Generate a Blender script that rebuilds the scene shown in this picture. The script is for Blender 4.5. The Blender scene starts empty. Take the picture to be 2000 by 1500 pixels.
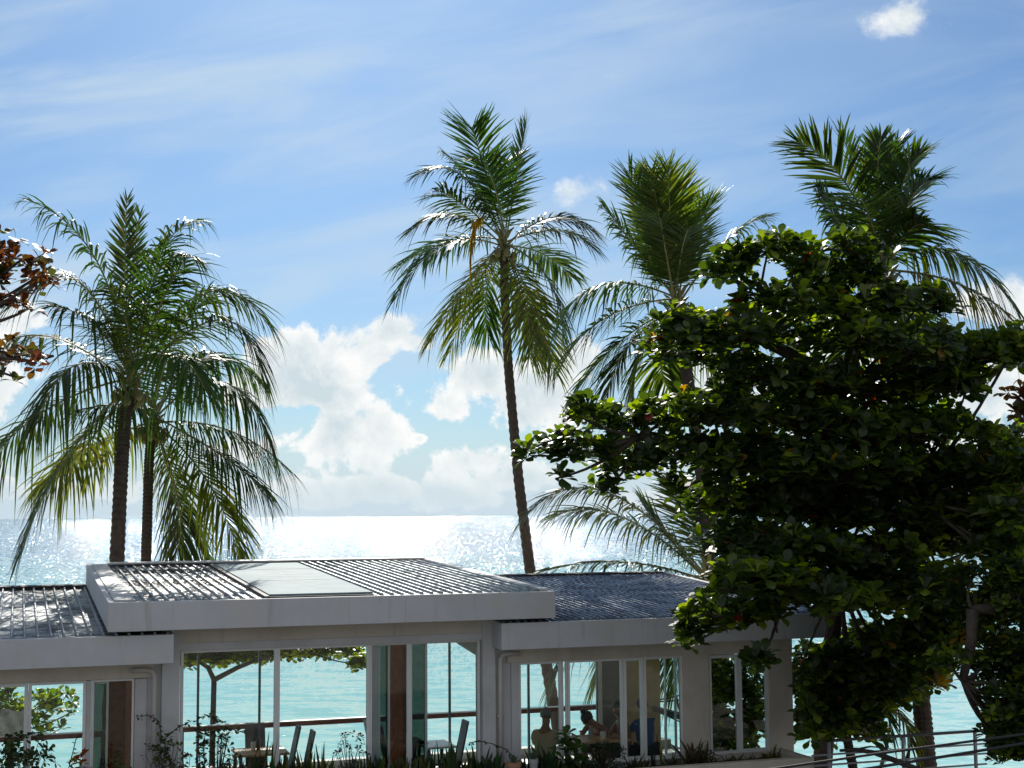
import bpy, bmesh, math, random
import numpy as np
from math import sin, cos, pi, radians, atan, tan
from mathutils import Vector, Matrix
random.seed(7)
rng = np.random.default_rng(7)
scene = bpy.context.scene
COL = scene.collection

# ------------------------------------------------------------------ camera
CAM_Z = 4.45
FPX = 2800.0
PITCH = atan(256 / FPX)
ROLL = radians(0.42)
cam_d = bpy.data.cameras.new('camera')
cam = bpy.data.objects.new('camera', cam_d)
COL.objects.link(cam)
cam_d.sensor_width = 36
cam_d.lens = 36 * FPX / 2000
cam_d.clip_start = 0.1
cam_d.clip_end = 80000
_X = Vector((1, 0, 0)); FW = Vector((0, cos(PITCH), sin(PITCH))); _Z = Vector((0, -sin(PITCH), cos(PITCH)))
RT = _X * cos(ROLL) - _Z * sin(ROLL)
UP = _X * sin(ROLL) + _Z * cos(ROLL)
CC = Vector((0, 0, CAM_Z))
cam.matrix_world = Matrix(((RT.x, UP.x, -FW.x, CC.x), (RT.y, UP.y, -FW.y, CC.y), (RT.z, UP.z, -FW.z, CC.z), (0, 0, 0, 1)))
scene.camera = cam

# ------------------------------------------------------------------ sun, sky, exposure
SUN_EL, SUN_AZ = 34.0, -7.0
sun_d = bpy.data.lights.new('sun', 'SUN')
sun_d.energy = 5.0
sun_d.angle = radians(0.5)
sun_d.color = (1.0, 0.95, 0.86)
sun = bpy.data.objects.new('sun', sun_d)
COL.objects.link(sun)
sdir = Vector((sin(radians(SUN_AZ)) * cos(radians(SUN_EL)), cos(radians(SUN_AZ)) * cos(radians(SUN_EL)), sin(radians(SUN_EL))))
sun.rotation_euler = sdir.to_track_quat('Z', 'Y').to_euler()
sun.location = sdir * 50
vs = scene.view_settings
vs.view_transform = 'Standard'
vs.look = 'None'
vs.gamma = 1
vs.exposure = 0.25
try:
    scene.cycles.use_denoising = True
    scene.cycles.max_bounces = 8
    scene.cycles.transparent_max_bounces = 16
    scene.cycles.sample_clamp_indirect = 6
    scene.cycles.caustics_reflective = False
except Exception:
    pass


def ray(px, py):
    return FW * FPX + RT * (px - 1000) + UP * (750 - py)


def skyc(px, py):
    r = ray(px, py)
    return r.x / r.y, r.z / r.y


class NT:
    """small helper for writing node trees"""
    def __init__(s, nt):
        s.nt = nt
        s.n = nt.nodes
        s.n.clear()

    def add(s, t, **k):
        nd = s.n.new(t)
        for a, v in k.items():
            setattr(nd, a, v)
        return nd

    def put(s, sock, v):
        if isinstance(v, bpy.types.NodeSocket):
            s.nt.links.new(v, sock)
        else:
            sock.default_value = v

    def m(s, op, a, b=None, c=None, clamp=False):
        nd = s.add('ShaderNodeMath', operation=op, use_clamp=clamp)
        s.put(nd.inputs[0], a)
        if b is not None:
            s.put(nd.inputs[1], b)
        if c is not None:
            s.put(nd.inputs[2], c)
        return nd.outputs[0]

    def comb(s, x, y, z):
        nd = s.add('ShaderNodeCombineXYZ')
        for i, v in enumerate((x, y, z)):
            s.put(nd.inputs[i], v)
        return nd.outputs[0]

    def noise(s, vec, scale=5, detail=4, rough=0.5, dist=0.0):
        nd = s.add('ShaderNodeTexNoise')
        if vec is not None:
            s.put(nd.inputs['Vector'], vec)
        s.put(nd.inputs['Scale'], scale)
        s.put(nd.inputs['Detail'], detail)
        s.put(nd.inputs['Roughness'], rough)
        s.put(nd.inputs['Distortion'], dist)
        return nd.outputs[0]

    def mixc(s, f, a, b, mode='MIX'):
        nd = s.add('ShaderNodeMix', data_type='RGBA', blend_type=mode)
        s.put(nd.inputs[0], f)
        s.put(nd.inputs[6], a if not isinstance(a, tuple) or len(a) == 4 else (*a, 1))
        s.put(nd.inputs[7], b if not isinstance(b, tuple) or len(b) == 4 else (*b, 1))
        return nd.outputs[2]

    def smooth(s, v, lo, hi, a=0.0, b=1.0):
        nd = s.add('ShaderNodeMapRange', interpolation_type='SMOOTHSTEP')
        s.put(nd.inputs[0], v)
        for i, q in enumerate((lo, hi, a, b)):
            s.put(nd.inputs[i + 1], q)
        return nd.outputs[0]

    def lin(s, v, lo, hi, a=0.0, b=1.0):
        nd = s.add('ShaderNodeMapRange')
        s.put(nd.inputs[0], v)
        for i, q in enumerate((lo, hi, a, b)):
            s.put(nd.inputs[i + 1], q)
        return nd.outputs[0]


world = bpy.data.worlds.new("World")
scene.world = world
world.use_nodes = True
w = NT(world.node_tree)
sky = w.add('ShaderNodeTexSky', sky_type='NISHITA')
sky.sun_disc = False
sky.sun_elevation = radians(SUN_EL)
sky.sun_rotation = radians(SUN_AZ)
sky.altitude = 0
sky.air_density = 1.0
sky.dust_density = 0.6
sky.ozone_density = 3.0
SKY_STR = 0.055
bg_sky = w.add('ShaderNodeBackground')
bg_sky.inputs[1].default_value = SKY_STR
tc = w.add('ShaderNodeTexCoord')
sep = w.add('ShaderNodeSeparateXYZ')
w.put(sep.inputs[0], tc.outputs['Generated'])
dx, dy, dz = sep.outputs
dyc = w.m('MAXIMUM', dy, 0.05)
SX = w.m('DIVIDE', dx, dyc)
SZ = w.m('DIVIDE', dz, dyc)
ahead = w.smooth(dy, 0.15, 0.4)
w.put(bg_sky.inputs[0], w.mixc(1.0, sky.outputs[0], (0.67, 0.955, 1.24), 'MULTIPLY'))
vec = w.comb(SX, SZ, 0.0)
n_big = w.noise(vec, 17, 8, 0.62, 0.25)
n_fine = w.noise(w.comb(SX, SZ, 3.1), 40, 6, 0.62)
# cumulus banks: (px, py, rx, ry, weight) read off the photograph as directions in the sky
BL = [(600, 740, 150, 90, .98), (700, 680, 110, 60, .92), (755, 648, 60, 36, 1.0), (640, 850, 140, 80, .92), (560, 700, 100, 60, .95),
      (740, 830, 70, 80, .8), (800, 770, 70, 38, .8), (930, 735, 85, 52, 1.05), (860, 790, 70, 45, .9), (800, 670, 60, 26, .8),
      (1060, 770, 110, 75, 1.1), (1120, 720, 90, 70, 1.0), (930, 900, 80, 38, .9), (1010, 935, 120, 42, 1.0), (960, 830, 45, 26, .6),
      (820, 856, 16, 10, .8), (730, 955, 170, 32, .8), (520, 950, 140, 30, .7), (860, 965, 160, 30, .8), (1125, 375, 66, 34, 1.0), (1755, 30, 88, 40, .9),
      (1930, 575, 100, 50, 1.0), (1950, 760, 120, 60, 1.0), (1600, 760, 400, 80, .9), (40, 620, 120, 70, .75), (-20, 740, 120, 60, .8),
      (1400, 520, 60, 24, .6), (1200, 148, 28, 10, .45), (1880, 875, 200, 30, .8), (1000, 975, 500, 22, .75), (100, 960, 300, 26, .75), (500, 880, 90, 50, .8), (-300, 800, 300, 120, 1.0), (2300, 700, 300, 120, 1.0)]
cur = None
for (bx, by, rx, ry, wt) in BL:
    cx, cz = skyc(bx, by)
    a = w.m('MULTIPLY', w.m('SUBTRACT', SX, cx), FPX / rx)
    b = w.m('MULTIPLY', w.m('SUBTRACT', SZ, cz), FPX / ry)
    r2 = w.m('ADD', w.m('MULTIPLY', a, a), w.m('MULTIPLY', b, b))
    v = w.m('MULTIPLY', w.m('POWER', 2.718, w.m('MULTIPLY', r2, -0.75)), wt)
    cur = v if cur is None else w.m('SMOOTH_MAX', cur, v, 0.25)
near_c = w.smooth(cur, 0.06, 0.38)
dens = w.m('ADD', cur, w.m('MULTIPLY', w.m('MULTIPLY', w.m('SUBTRACT', n_big, 0.5), 2.6), near_c))
dens = w.m('ADD', dens, w.m('MULTIPLY', w.m('MULTIPLY', w.m('SUBTRACT', n_fine, 0.5), 0.75), near_c))
soft = w.smooth(SZ, 0.12, 0.19)
cum = w.smooth(dens, w.m('SUBTRACT', 0.46, w.m('MULTIPLY', soft, 0.12)), w.m('ADD', 0.68, w.m('MULTIPLY', soft, 0.42)))
cum = w.m('MULTIPLY', cum, ahead)
# unseen broken cloud added behind the viewer as neutral fill light
bk = w.noise(tc.outputs['Generated'], 2.6, 6, 0.6, 0.2)
back = w.m('MULTIPLY', w.smooth(bk, 0.40, 0.52), w.smooth(dy, 0.25, -0.05))
back = w.m('MULTIPLY', back, w.smooth(dz, 0.0, 0.06))
# relief of the cloud: sampled towards the sun minus here
n_up = w.noise(w.comb(SX, w.m('ADD', SZ, 0.010), 0.0), 17, 8, 0.62, 0.25)
relief = w.m('SUBTRACT', n_big, n_up)
thick = w.smooth(dens, 0.55, 1.25)
shade = w.m('ADD', w.m('MULTIPLY', relief, 2.6), w.m('MULTIPLY', thick, -0.50))
shade = w.m('ADD', shade, w.m('MULTIPLY', w.m('SUBTRACT', n_fine, 0.5), 0.5))
shade = w.lin(shade, -0.55, 0.12)
ccol = w.mixc(shade, (0.62, 0.73, 0.78), (0.98, 0.99, 0.98))
bg_c = w.add('ShaderNodeBackground')
w.put(bg_c.inputs[0], ccol)
bg_c.inputs[1].default_value = 0.84
# thin cirrus veil, streaked, and the milky band over the horizon
cz_v = w.comb(w.m('MULTIPLY', SX, 1.4), w.m('ADD', w.m('MULTIPLY', SZ, 6.0), w.m('MULTIPLY', SX, -1.1)), 0.7)
ci = w.noise(cz_v, 2.6, 6, 0.55, 0.6)
ci2 = w.noise(w.comb(w.m('MULTIPLY', SX, 2.0), w.m('MULTIPLY', SZ, 5.0), 9.0), 1.3, 3, 0.5)
veil = w.m('MULTIPLY', w.smooth(ci, 0.34, 0.72), w.smooth(ci2, 0.22, 0.60))
leftw = w.lin(SX, -0.40, 0.42, 1.0, 0.35)
veil = w.m('MULTIPLY', w.m('MULTIPLY', veil, leftw), 0.9)
band = w.smooth(SZ, 0.0, 0.085, 0.92, 0.0)
veil = w.m('MAXIMUM', veil, band)
veil = w.m('MULTIPLY', veil, ahead)
bg_v = w.add('ShaderNodeBackground')
bg_v.inputs[0].default_value = (0.60, 0.73, 0.84, 1)
bg_v.inputs[1].default_value = 0.84
m1 = w.add('ShaderNodeMixShader')
w.put(m1.inputs[0], veil); w.put(m1.inputs[1], bg_sky.outputs[0]); w.put(m1.inputs[2], bg_v.outputs[0])
cum2 = w.m('MULTIPLY', cum, w.smooth(SZ, 0.0, 0.05, 0.25, 1.0))
m2 = w.add('ShaderNodeMixShader')
w.put(m2.inputs[0], cum2); w.put(m2.inputs[1], m1.outputs[0]); w.put(m2.inputs[2], bg_c.outputs[0])
bg_b = w.add('ShaderNodeBackground')
bg_b.inputs[0].default_value = (0.94, 0.95, 1.0, 1)
bg_b.inputs[1].default_value = 0.50
m3 = w.add('ShaderNodeMixShader')
w.put(m3.inputs[0], back); w.put(m3.inputs[1], m2.outputs[0]); w.put(m3.inputs[2], bg_b.outputs[0])
wo = w.add('ShaderNodeOutputWorld')
w.put(wo.inputs[0], m3.outputs[0])
world.cycles.sampling_method = 'MANUAL'
world.cycles.sample_map_resolution = 1024

# ------------------------------------------------------------------ frames of reference and mesh helpers
TH = radians(19)
BE = Vector((cos(TH), sin(TH), 0)); BN = Vector((-sin(TH), cos(TH), 0)); BO = Vector((0, 21.5, 0))


def F(px, py, d):
    """facade frame (a, z) of the sight line through px,py at depth d behind the facade"""
    r = ray(px, py)
    t = (d - (CC - BO).dot(BN)) / r.dot(BN)
    P = CC + r * t
    return (P - BO).dot(BE), P.z


def fa(px, d=0.0, py=1380):
    return F(px, py, d)[0]


def W(a, d, z):
    p = BO + BE * a + BN * d
    return Vector((p.x, p.y, z))


def at(px, py, Y):
    r = ray(px, py)
    return CC + r * (Y / r.y)


class MB:
    def __init__(s):
        s.v = []; s.f = []; s.c = []; s.col = (1, 1, 1)

    def quad(s, a, b, c, d):
        i = len(s.v)
        s.v += [a, b, c, d]; s.f.append((i, i + 1, i + 2, i + 3)); s.c.append(s.col)

    def tri(s, a, b, c):
        i = len(s.v)
        s.v += [a, b, c]; s.f.append((i, i + 1, i + 2)); s.c.append(s.col)

    def box(s, x0, x1, y0, y1, z0, z1):
        i = len(s.v)
        s.v += [(x, y, z) for z in (z0, z1) for y in (y0, y1) for x in (x0, x1)]
        for q in ((0, 2, 3, 1), (4, 5, 7, 6), (0, 1, 5, 4), (2, 6, 7, 3), (0, 4, 6, 2), (1, 3, 7, 5)):
            s.f.append(tuple(i + k for k in q)); s.c.append(s.col)

    def hexa(s, p):
        i = len(s.v)
        s.v += [tuple(q) for q in p]
        for q in ((0, 2, 3, 1), (4, 5, 7, 6), (0, 1, 5, 4), (2, 6, 7, 3), (0, 4, 6, 2), (1, 3, 7, 5)):
            s.f.append(tuple(i + k for k in q)); s.c.append(s.col)

    def tube(s, pts, rads, n=8, cap=True):
        pts = [Vector(p) for p in pts]
        if not hasattr(rads, '__len__'):
            rads = [rads] * len(pts)
        base = len(s.v)
        prev = None
        for k, p in enumerate(pts):
            t = (pts[min(k + 1, len(pts) - 1)] - pts[max(k - 1, 0)]).normalized()
            if prev is None:
                u = t.cross(Vector((0, 0, 1)) if abs(t.z) < .9 else Vector((1, 0, 0))).normalized()
            else:
                u = (prev - t * prev.dot(t)).normalized()
            prev = u
            b = t.cross(u)
            for j in range(n):
                an = 2 * pi * j / n
                s.v.append(tuple(p + (u * cos(an) + b * sin(an)) * rads[k]))
        for k in range(len(pts) - 1):
            for j in range(n):
                a0 = base + k * n + j; a1 = base + k * n + (j + 1) % n
                s.f.append((a0, a1, a1 + n, a0 + n)); s.c.append(s.col)
        if cap:
            s.f.append(tuple(base + j for j in range(n))[::-1]); s.c.append(s.col)
            s.f.append(tuple(base + (len(pts) - 1) * n + j for j in range(n))); s.c.append(s.col)

    def build(s, name, mat, parent=None, smooth=False, bevel=0.0, colors=False):
        me = bpy.data.meshes.new(name)
        me.from_pydata([tuple(q) for q in s.v], [], s.f)
        me.materials.append(mat)
        if colors:
            at_ = me.attributes.new('col', 'FLOAT_COLOR', 'FACE')
            arr = np.ones((len(s.f), 4), dtype=np.float32)
            arr[:, :3] = np.array(s.c, dtype=np.float32)
            at_.data.foreach_set('color', arr.ravel())
        if smooth:
            me.polygons.foreach_set('use_smooth', [True] * len(me.polygons))
        me.update()
        o = bpy.data.objects.new(name, me)
        COL.objects.link(o)
        if parent is not None:
            o.parent = parent
        if bevel:
            bv = o.modifiers.new('bevel', 'BEVEL')
            bv.width = bevel; bv.segments = 2; bv.limit_method = 'ANGLE'
        return o


def empty(name, loc=(0, 0, 0), rz=0.0):
    o = bpy.data.objects.new(name, None)
    o.empty_display_size = 0.2
    COL.objects.link(o)
    o.location = loc; o.rotation_euler = (0, 0, rz)
    return o


def tag(o, label, cat, group=None, kind=None):
    if label: o['label'] = label
    if cat: o['category'] = cat
    if group: o['group'] = group
    if kind: o['kind'] = kind
    return o


def thing(name, label, cat, loc=(0, 0, 0), rz=0.0, group=None):
    return tag(empty(name, loc, rz), label, cat, group)


def copy_thing(o, loc, rz, label):
    c = o.copy(); COL.objects.link(c)
    c.location = loc; c.rotation_euler = (0, 0, rz); c['label'] = label
    for ch in list(o.children):
        k = ch.copy(); COL.objects.link(k); k.parent = c
        for g in list(ch.children):
            q = g.copy(); COL.objects.link(q); q.parent = k
    return c


# ------------------------------------------------------------------ materials
def mat(name, base, rough=0.6, metal=0.0, var=0.12, vscale=3.0, bump=0.0, bscale=20.0, spec=0.5, dirt=None, dscale=1.2, damt=0.5, streak=None):
    m = bpy.data.materials.new(name)
    m.use_nodes = True
    t = NT(m.node_tree)
    co = t.add('ShaderNodeTexCoord').outputs['Object']
    n1 = t.noise(co, vscale, 5, 0.6)
    c = t.mixc(t.lin(n1, 0.3, 0.7), tuple(x * (1 - var) for x in base), tuple(min(1, x * (1 + var)) for x in base))
    if dirt:
        n2 = t.noise(co, dscale, 6, 0.65, 0.3)
        c = t.mixc(t.m('MULTIPLY', t.smooth(n2, 0.48, 0.66), damt), c, dirt)
    if streak:
        s_ = t.add('ShaderNodeSeparateXYZ'); t.put(s_.inputs[0], co)
        n3 = t.noise(t.comb(t.m('MULTIPLY', s_.outputs[0], 9.0), t.m('MULTIPLY', s_.outputs[1], 9.0), t.m('MULTIPLY', s_.outputs[2], 0.7)), 1.0, 4, 0.6)
        n4 = t.noise(co, 0.9, 3, 0.5)
        c = t.mixc(t.m('MULTIPLY', t.m('MULTIPLY', t.smooth(n3, 0.52, 0.72), t.smooth(n4, 0.40, 0.62)), 0.55), c, streak)
    p = t.add('ShaderNodeBsdfPrincipled')
    t.put(p.inputs['Base Color'], c)
    p.inputs['Roughness'].default_value = rough
    p.inputs['Metallic'].default_value = metal
    p.inputs['Specular IOR Level'].default_value = spec
    if bump:
        bn = t.add('ShaderNodeBump')
        bn.inputs['Strength'].default_value = bump
        bn.inputs['Distance'].default_value = 0.01
        t.put(bn.inputs['Height'], t.noise(co, bscale, 4, 0.6))
        t.put(p.inputs['Normal'], bn.outputs[0])
    o = t.add('ShaderNodeOutputMaterial')
    t.put(o.inputs[0], p.outputs[0])
    return m


def leaf_mat(name, trans=0.4, rough=0.38, spec=0.5, tmul=(1.5, 1.9, 0.5)):
    m = bpy.data.materials.new(name)
    m.use_nodes = True
    t = NT(m.node_tree)
    at_ = t.add('ShaderNodeAttribute', attribute_name='col')
    c = at_.outputs['Color']
    p = t.add('ShaderNodeBsdfPrincipled')
    t.put(p.inputs['Base Color'], c)
    p.inputs['Roughness'].default_value = rough
    p.inputs['Specular IOR Level'].default_value = spec
    tr = t.add('ShaderNodeBsdfTranslucent')
    t.put(tr.inputs[0], t.mixc(1.0, c, tmul, 'MULTIPLY'))
    mx = t.add('ShaderNodeMixShader')
    mx.inputs[0].default_value = trans
    t.put(mx.inputs[1], p.outputs[0]); t.put(mx.inputs[2], tr.outputs[0])
    o = t.add('ShaderNodeOutputMaterial')
    t.put(o.inputs[0], mx.outputs[0])
    return m


def glass_mat(name, tint=(0.93, 0.97, 0.96), refl=1.0):
    m = bpy.data.materials.new(name)
    m.use_nodes = True
    t = NT(m.node_tree)
    tr = t.add('ShaderNodeBsdfTransparent'); tr.inputs[0].default_value = (*tint, 1)
    gl = t.add('ShaderNodeBsdfGlossy'); gl.inputs['Roughness'].default_value = 0.02
    fr = t.add('ShaderNodeFresnel'); fr.inputs[0].default_value = 1.5
    mx = t.add('ShaderNodeMixShader')
    t.put(mx.inputs[0], t.m('MULTIPLY', fr.outputs[0], refl)); t.put(mx.inputs[1], tr.outputs[0]); t.put(mx.inputs[2], gl.outputs[0])
    o = t.add('ShaderNodeOutputMaterial')
    t.put(o.inputs[0], mx.outputs[0])
    return m


M = {}
M['fascia'] = mat('fascia_paint', (0.52, 0.545, 0.575), 0.7, var=0.06, vscale=2.0, bump=0.25, bscale=45, dirt=(0.52, 0.50, 0.46), dscale=1.6, damt=0.5, streak=(0.36, 0.34, 0.31))
M['wall'] = mat('wall_render', (0.62, 0.57, 0.49), 0.8, var=0.06, vscale=1.5, bump=0.3, bscale=60, dirt=(0.40, 0.35, 0.29), dscale=1.1, damt=0.35, streak=(0.42, 0.35, 0.27))
M['column'] = mat('column_render', (0.56, 0.57, 0.575), 0.8, var=0.07, vscale=1.5, bump=0.3, bscale=60, dirt=(0.38, 0.37, 0.36), dscale=1.0, damt=0.4)
M['white_frame'] = mat('white_frame', (0.74, 0.75, 0.74), 0.35, var=0.04)
M['dark_frame'] = mat('dark_blue_frame', (0.09, 0.14, 0.17), 0.35)
M['pipe'] = mat('pipe_plastic', (0.55, 0.52, 0.49), 0.5, var=0.05)
M['glass'] = glass_mat('clear_glass', refl=0.8)
M['green_glass'] = glass_mat('green_glass', (0.20, 0.27, 0.235), 0.9)
M['wood_red'] = mat('red_brown_timber', (0.16, 0.05, 0.03), 0.45, var=0.3, vscale=8)
M['wood_dark'] = mat('dark_brown_panel', (0.20, 0.065, 0.025), 0.9, var=0.35, vscale=10, spec=0.03)
M['wood_table'] = mat('table_timber', (0.52, 0.31, 0.15), 0.4, var=0.2, vscale=9)
M['chair_dark'] = mat('dark_plank', (0.075, 0.07, 0.08), 0.5, var=0.25, vscale=8)
M['floor'] = mat('pale_floor_tile', (0.62, 0.61, 0.58), 0.5, var=0.06)
M['ceiling'] = mat('ceiling_board', (0.55, 0.53, 0.48), 0.8)
M['grey_board'] = mat('grey_board', (0.20, 0.20, 0.18), 0.8, var=0.25)
M['ochre'] = mat('ochre_wall', (0.55, 0.43, 0.24), 0.8)
M['soil'] = mat('soil', (0.07, 0.05, 0.035), 0.95, var=0.4, bump=0.8)
M['concrete'] = mat('concrete', (0.42, 0.41, 0.38), 0.85, var=0.12, bump=0.4, dirt=(0.22, 0.2, 0.17), dscale=2.0, damt=0.5)
M['rail_grey'] = mat('grey_rail_paint', (0.30, 0.31, 0.33), 0.5)
M['rail_dark'] = mat('dark_rail_paint', (0.05, 0.05, 0.06), 0.4)
M['rubber'] = mat('black_cable', (0.015, 0.015, 0.017), 0.6)
M['bark'] = mat('palm_bark', (0.062, 0.046, 0.036), 0.9, var=0.4, vscale=10, bump=1.0, bscale=30)
M['bark2'] = mat('tree_bark', (0.06, 0.048, 0.038), 0.9, var=0.4, vscale=6, bump=1.0, bscale=25)
M['palm_leaf'] = leaf_mat('palm_leaflet', 0.42, 0.46, 0.4, (2.4, 2.2, 0.4))
M['almond_leaf'] = leaf_mat('almond_leaf', 0.48, 0.40, 0.45, (3.3, 3.3, 0.3))
M['rust_leaf'] = leaf_mat('rust_leaf', 0.40, 0.42, 0.4, (2.0, 1.7, 0.5))
M['plant_leaf'] = leaf_mat('plant_leaf', 0.35, 0.45, 0.4)
M['petiole'] = mat('frond_stalk', (0.20, 0.19, 0.07), 0.5, var=0.3)
M['skin'] = mat('skin', (0.27, 0.13, 0.08), 0.5, var=0.08)
M['skin_pale'] = mat('skin_pale', (0.42, 0.24, 0.16), 0.5, var=0.08)
M['hair'] = mat('dark_hair', (0.015, 0.012, 0.010), 0.5)
M['hair_grey'] = mat('grey_hair', (0.16, 0.15, 0.14), 0.6)
M['beige_cloth'] = mat('beige_cloth', (0.42, 0.33, 0.22), 0.9)
M['blue_cloth'] = mat('blue_cloth', (0.03, 0.10, 0.25), 0.9)
M['dark_cloth'] = mat('dark_cloth', (0.04, 0.045, 0.06), 0.9)
M['ceramic'] = mat('white_ceramic', (0.8, 0.8, 0.78), 0.25)
M['terracotta'] = mat('terracotta', (0.35, 0.20, 0.12), 0.8)
M['pot_grey'] = mat('grey_pot', (0.35, 0.36, 0.38), 0.7)


def metal_roof(name, base, dirt, damt, rough=0.34, tone2=(0.3, 0.3, 0.3)):
    m = bpy.data.materials.new(name); m.use_nodes = True
    t = NT(m.node_tree)
    co = t.add('ShaderNodeTexCoord').outputs['Object']
    sp = t.add('ShaderNodeSeparateXYZ'); t.put(sp.inputs[0], co)
    n1 = t.noise(co, 1.3, 7, 0.7, 0.4)
    stretched = t.comb(t.m('MULTIPLY', sp.outputs[0], 1.2), t.m('MULTIPLY', sp.outputs[1], 2.6), 0.0)
    n2 = t.noise(stretched, 1.6, 6, 0.68, 0.5)
    n3 = t.noise(co, 14, 3, 0.6)
    k = t.smooth(t.m('ADD', n2, t.m('MULTIPLY', t.m('SUBTRACT', n3, 0.5), 0.22)), 0.47, 0.58)
    c = t.mixc(t.lin(n1, 0.35, 0.65), base, tone2)
    c = t.mixc(t.m('MULTIPLY', k, damt), c, dirt)
    p = t.add('ShaderNodeBsdfPrincipled')
    t.put(p.inputs['Base Color'], c)
    p.inputs['Metallic'].default_value = 0.35
    t.put(p.inputs['Roughness'], t.lin(k, 0, 1, rough, 0.8))
    bn = t.add('ShaderNodeBump'); bn.inputs['Strength'].default_value = 0.3; bn.inputs['Distance'].default_value = 0.01
    t.put(bn.inputs['Height'], n1); t.put(p.inputs['Normal'], bn.outputs[0])
    o = t.add('ShaderNodeOutputMaterial'); t.put(o.inputs[0], p.outputs[0])
    return m


M['roof_main'] = metal_roof('weathered_metal_sheet', (0.46, 0.48, 0.47), (0.07, 0.075, 0.08), 0.9, 0.4, (0.34, 0.37, 0.36))
M['roof_clean'] = metal_roof('cleaner_metal_sheet', (0.42, 0.46, 0.46), (0.12, 0.14, 0.16), 0.35, 0.36, (0.30, 0.34, 0.36))
M['roof_blue'] = metal_roof('blue_grey_metal_sheet', (0.17, 0.21, 0.27), (0.09, 0.10, 0.13), 0.5, 0.38, (0.13, 0.17, 0.24))
M['roof_left'] = metal_roof('grey_metal_sheet', (0.20, 0.22, 0.24), (0.07, 0.075, 0.08), 0.7, 0.42, (0.33, 0.35, 0.34))
M['rib'] = mat('rib_metal', (0.30, 0.32, 0.34), 0.4, metal=0.4, var=0.2)
M['sheet'] = mat('pale_polycarbonate_sheet', (0.20, 0.275, 0.30), 0.7, var=0.14, vscale=1.3, spec=0.1, dirt=(0.30, 0.36, 0.37), dscale=1.5, damt=0.6)
M['dark_gap'] = mat('dark_flashing_and_gap_shade', (0.04, 0.04, 0.045), 0.7)
M['cap'] = mat('pale_roof_cap', (0.55, 0.56, 0.54), 0.5, var=0.12, dirt=(0.25, 0.25, 0.23), dscale=2.5, damt=0.6)

# ------------------------------------------------------------------ sea and land
SEA_Z = -4.0
WAVE = 3.2


def sea_material():
    m = bpy.data.materials.new('sea_water'); m.use_nodes = True
    t = NT(m.node_tree)
    geo = t.add('ShaderNodeNewGeometry').outputs['Position']
    sp = t.add('ShaderNodeSeparateXYZ'); t.put(sp.inputs[0], geo)
    y = sp.outputs[1]
    # shallow water over sand near the shore, deeper and bluer farther out
    nl = t.noise(t.comb(t.m('MULTIPLY', sp.outputs[0], 0.02), t.m('MULTIPLY', y, 0.04), 0.0), 1.0, 3, 0.5)
    yy = t.m('ADD', y, t.m('MULTIPLY', t.m('SUBTRACT', nl, 0.5), 60))
    shallow = t.lin(yy, 45, 120)
    c1 = t.mixc(shallow, (0.34, 0.62, 0.55), (0.18, 0.47, 0.47))
    c2 = t.mixc(t.smooth(yy, 110, 420), c1, (0.09, 0.24, 0.36))
    p = t.add('ShaderNodeBsdfPrincipled')
    t.put(p.inputs['Base Color'], c2)
    p.inputs['Roughness'].default_value = 0.06
    p.inputs['IOR'].default_value = 1.33
    # waves as random facet slopes: chop close in, longer swell and chop offshore
    x = sp.outputs[0]
    ys = t.m('SQRT', t.m('MAXIMUM', y, 1.0))

    def slopes(vec, scale, detail):
        nd = t.add('ShaderNodeTexNoise')
        t.put(nd.inputs['Vector'], vec)
        nd.inputs['Scale'].default_value = scale
        nd.inputs['Detail'].default_value = detail
        nd.inputs['Roughness'].default_value = 0.6
        v = t.add('ShaderNodeVectorMath', operation='SUBTRACT')
        t.put(v.inputs[0], nd.outputs['Color']); v.inputs[1].default_value = (0.5, 0.5, 0.5)
        return v.outputs[0]

    def vscale(v, k):
        q = t.add('ShaderNodeVectorMath', operation='SCALE')
        t.put(q.inputs[0], v); t.put(q.inputs['Scale'], k)
        return q.outputs[0]

    def vadd(a_, b_):
        q = t.add('ShaderNodeVectorMath', operation='ADD')
        t.put(q.inputs[0], a_); t.put(q.inputs[1], b_)
        return q.outputs[0]
    near = slopes(t.comb(t.m('MULTIPLY', x, 0.45), y, 0.0), 1.0, 3)
    fine = slopes(t.comb(x, y, 7.0), 3.2, 3)
    offs = slopes(t.comb(t.m('DIVIDE', t.m('MULTIPLY', x, 21.0), ys), t.m('MULTIPLY', ys, 3.4), 3.0), 2.4, 2)
    far = t.smooth(y, 60, 150)
    tot = vadd(vscale(near, 0.65), vscale(fine, t.lin(far, 0, 1, 0.30, 0.28)))
    tot = vadd(tot, vscale(offs, t.m('MULTIPLY', far, WAVE)))
    s3 = t.add('ShaderNodeSeparateXYZ'); t.put(s3.inputs[0], tot)
    nn = t.add('ShaderNodeVectorMath', operation='NORMALIZE')
    t.put(nn.inputs[0], t.comb(t.m('MULTIPLY', s3.outputs[0], 0.85), s3.outputs[1], 1.0))
    t.put(p.inputs['Normal'], nn.outputs[0])
    o = t.add('ShaderNodeOutputMaterial'); t.put(o.inputs[0], p.outputs[0])
    return m


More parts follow.
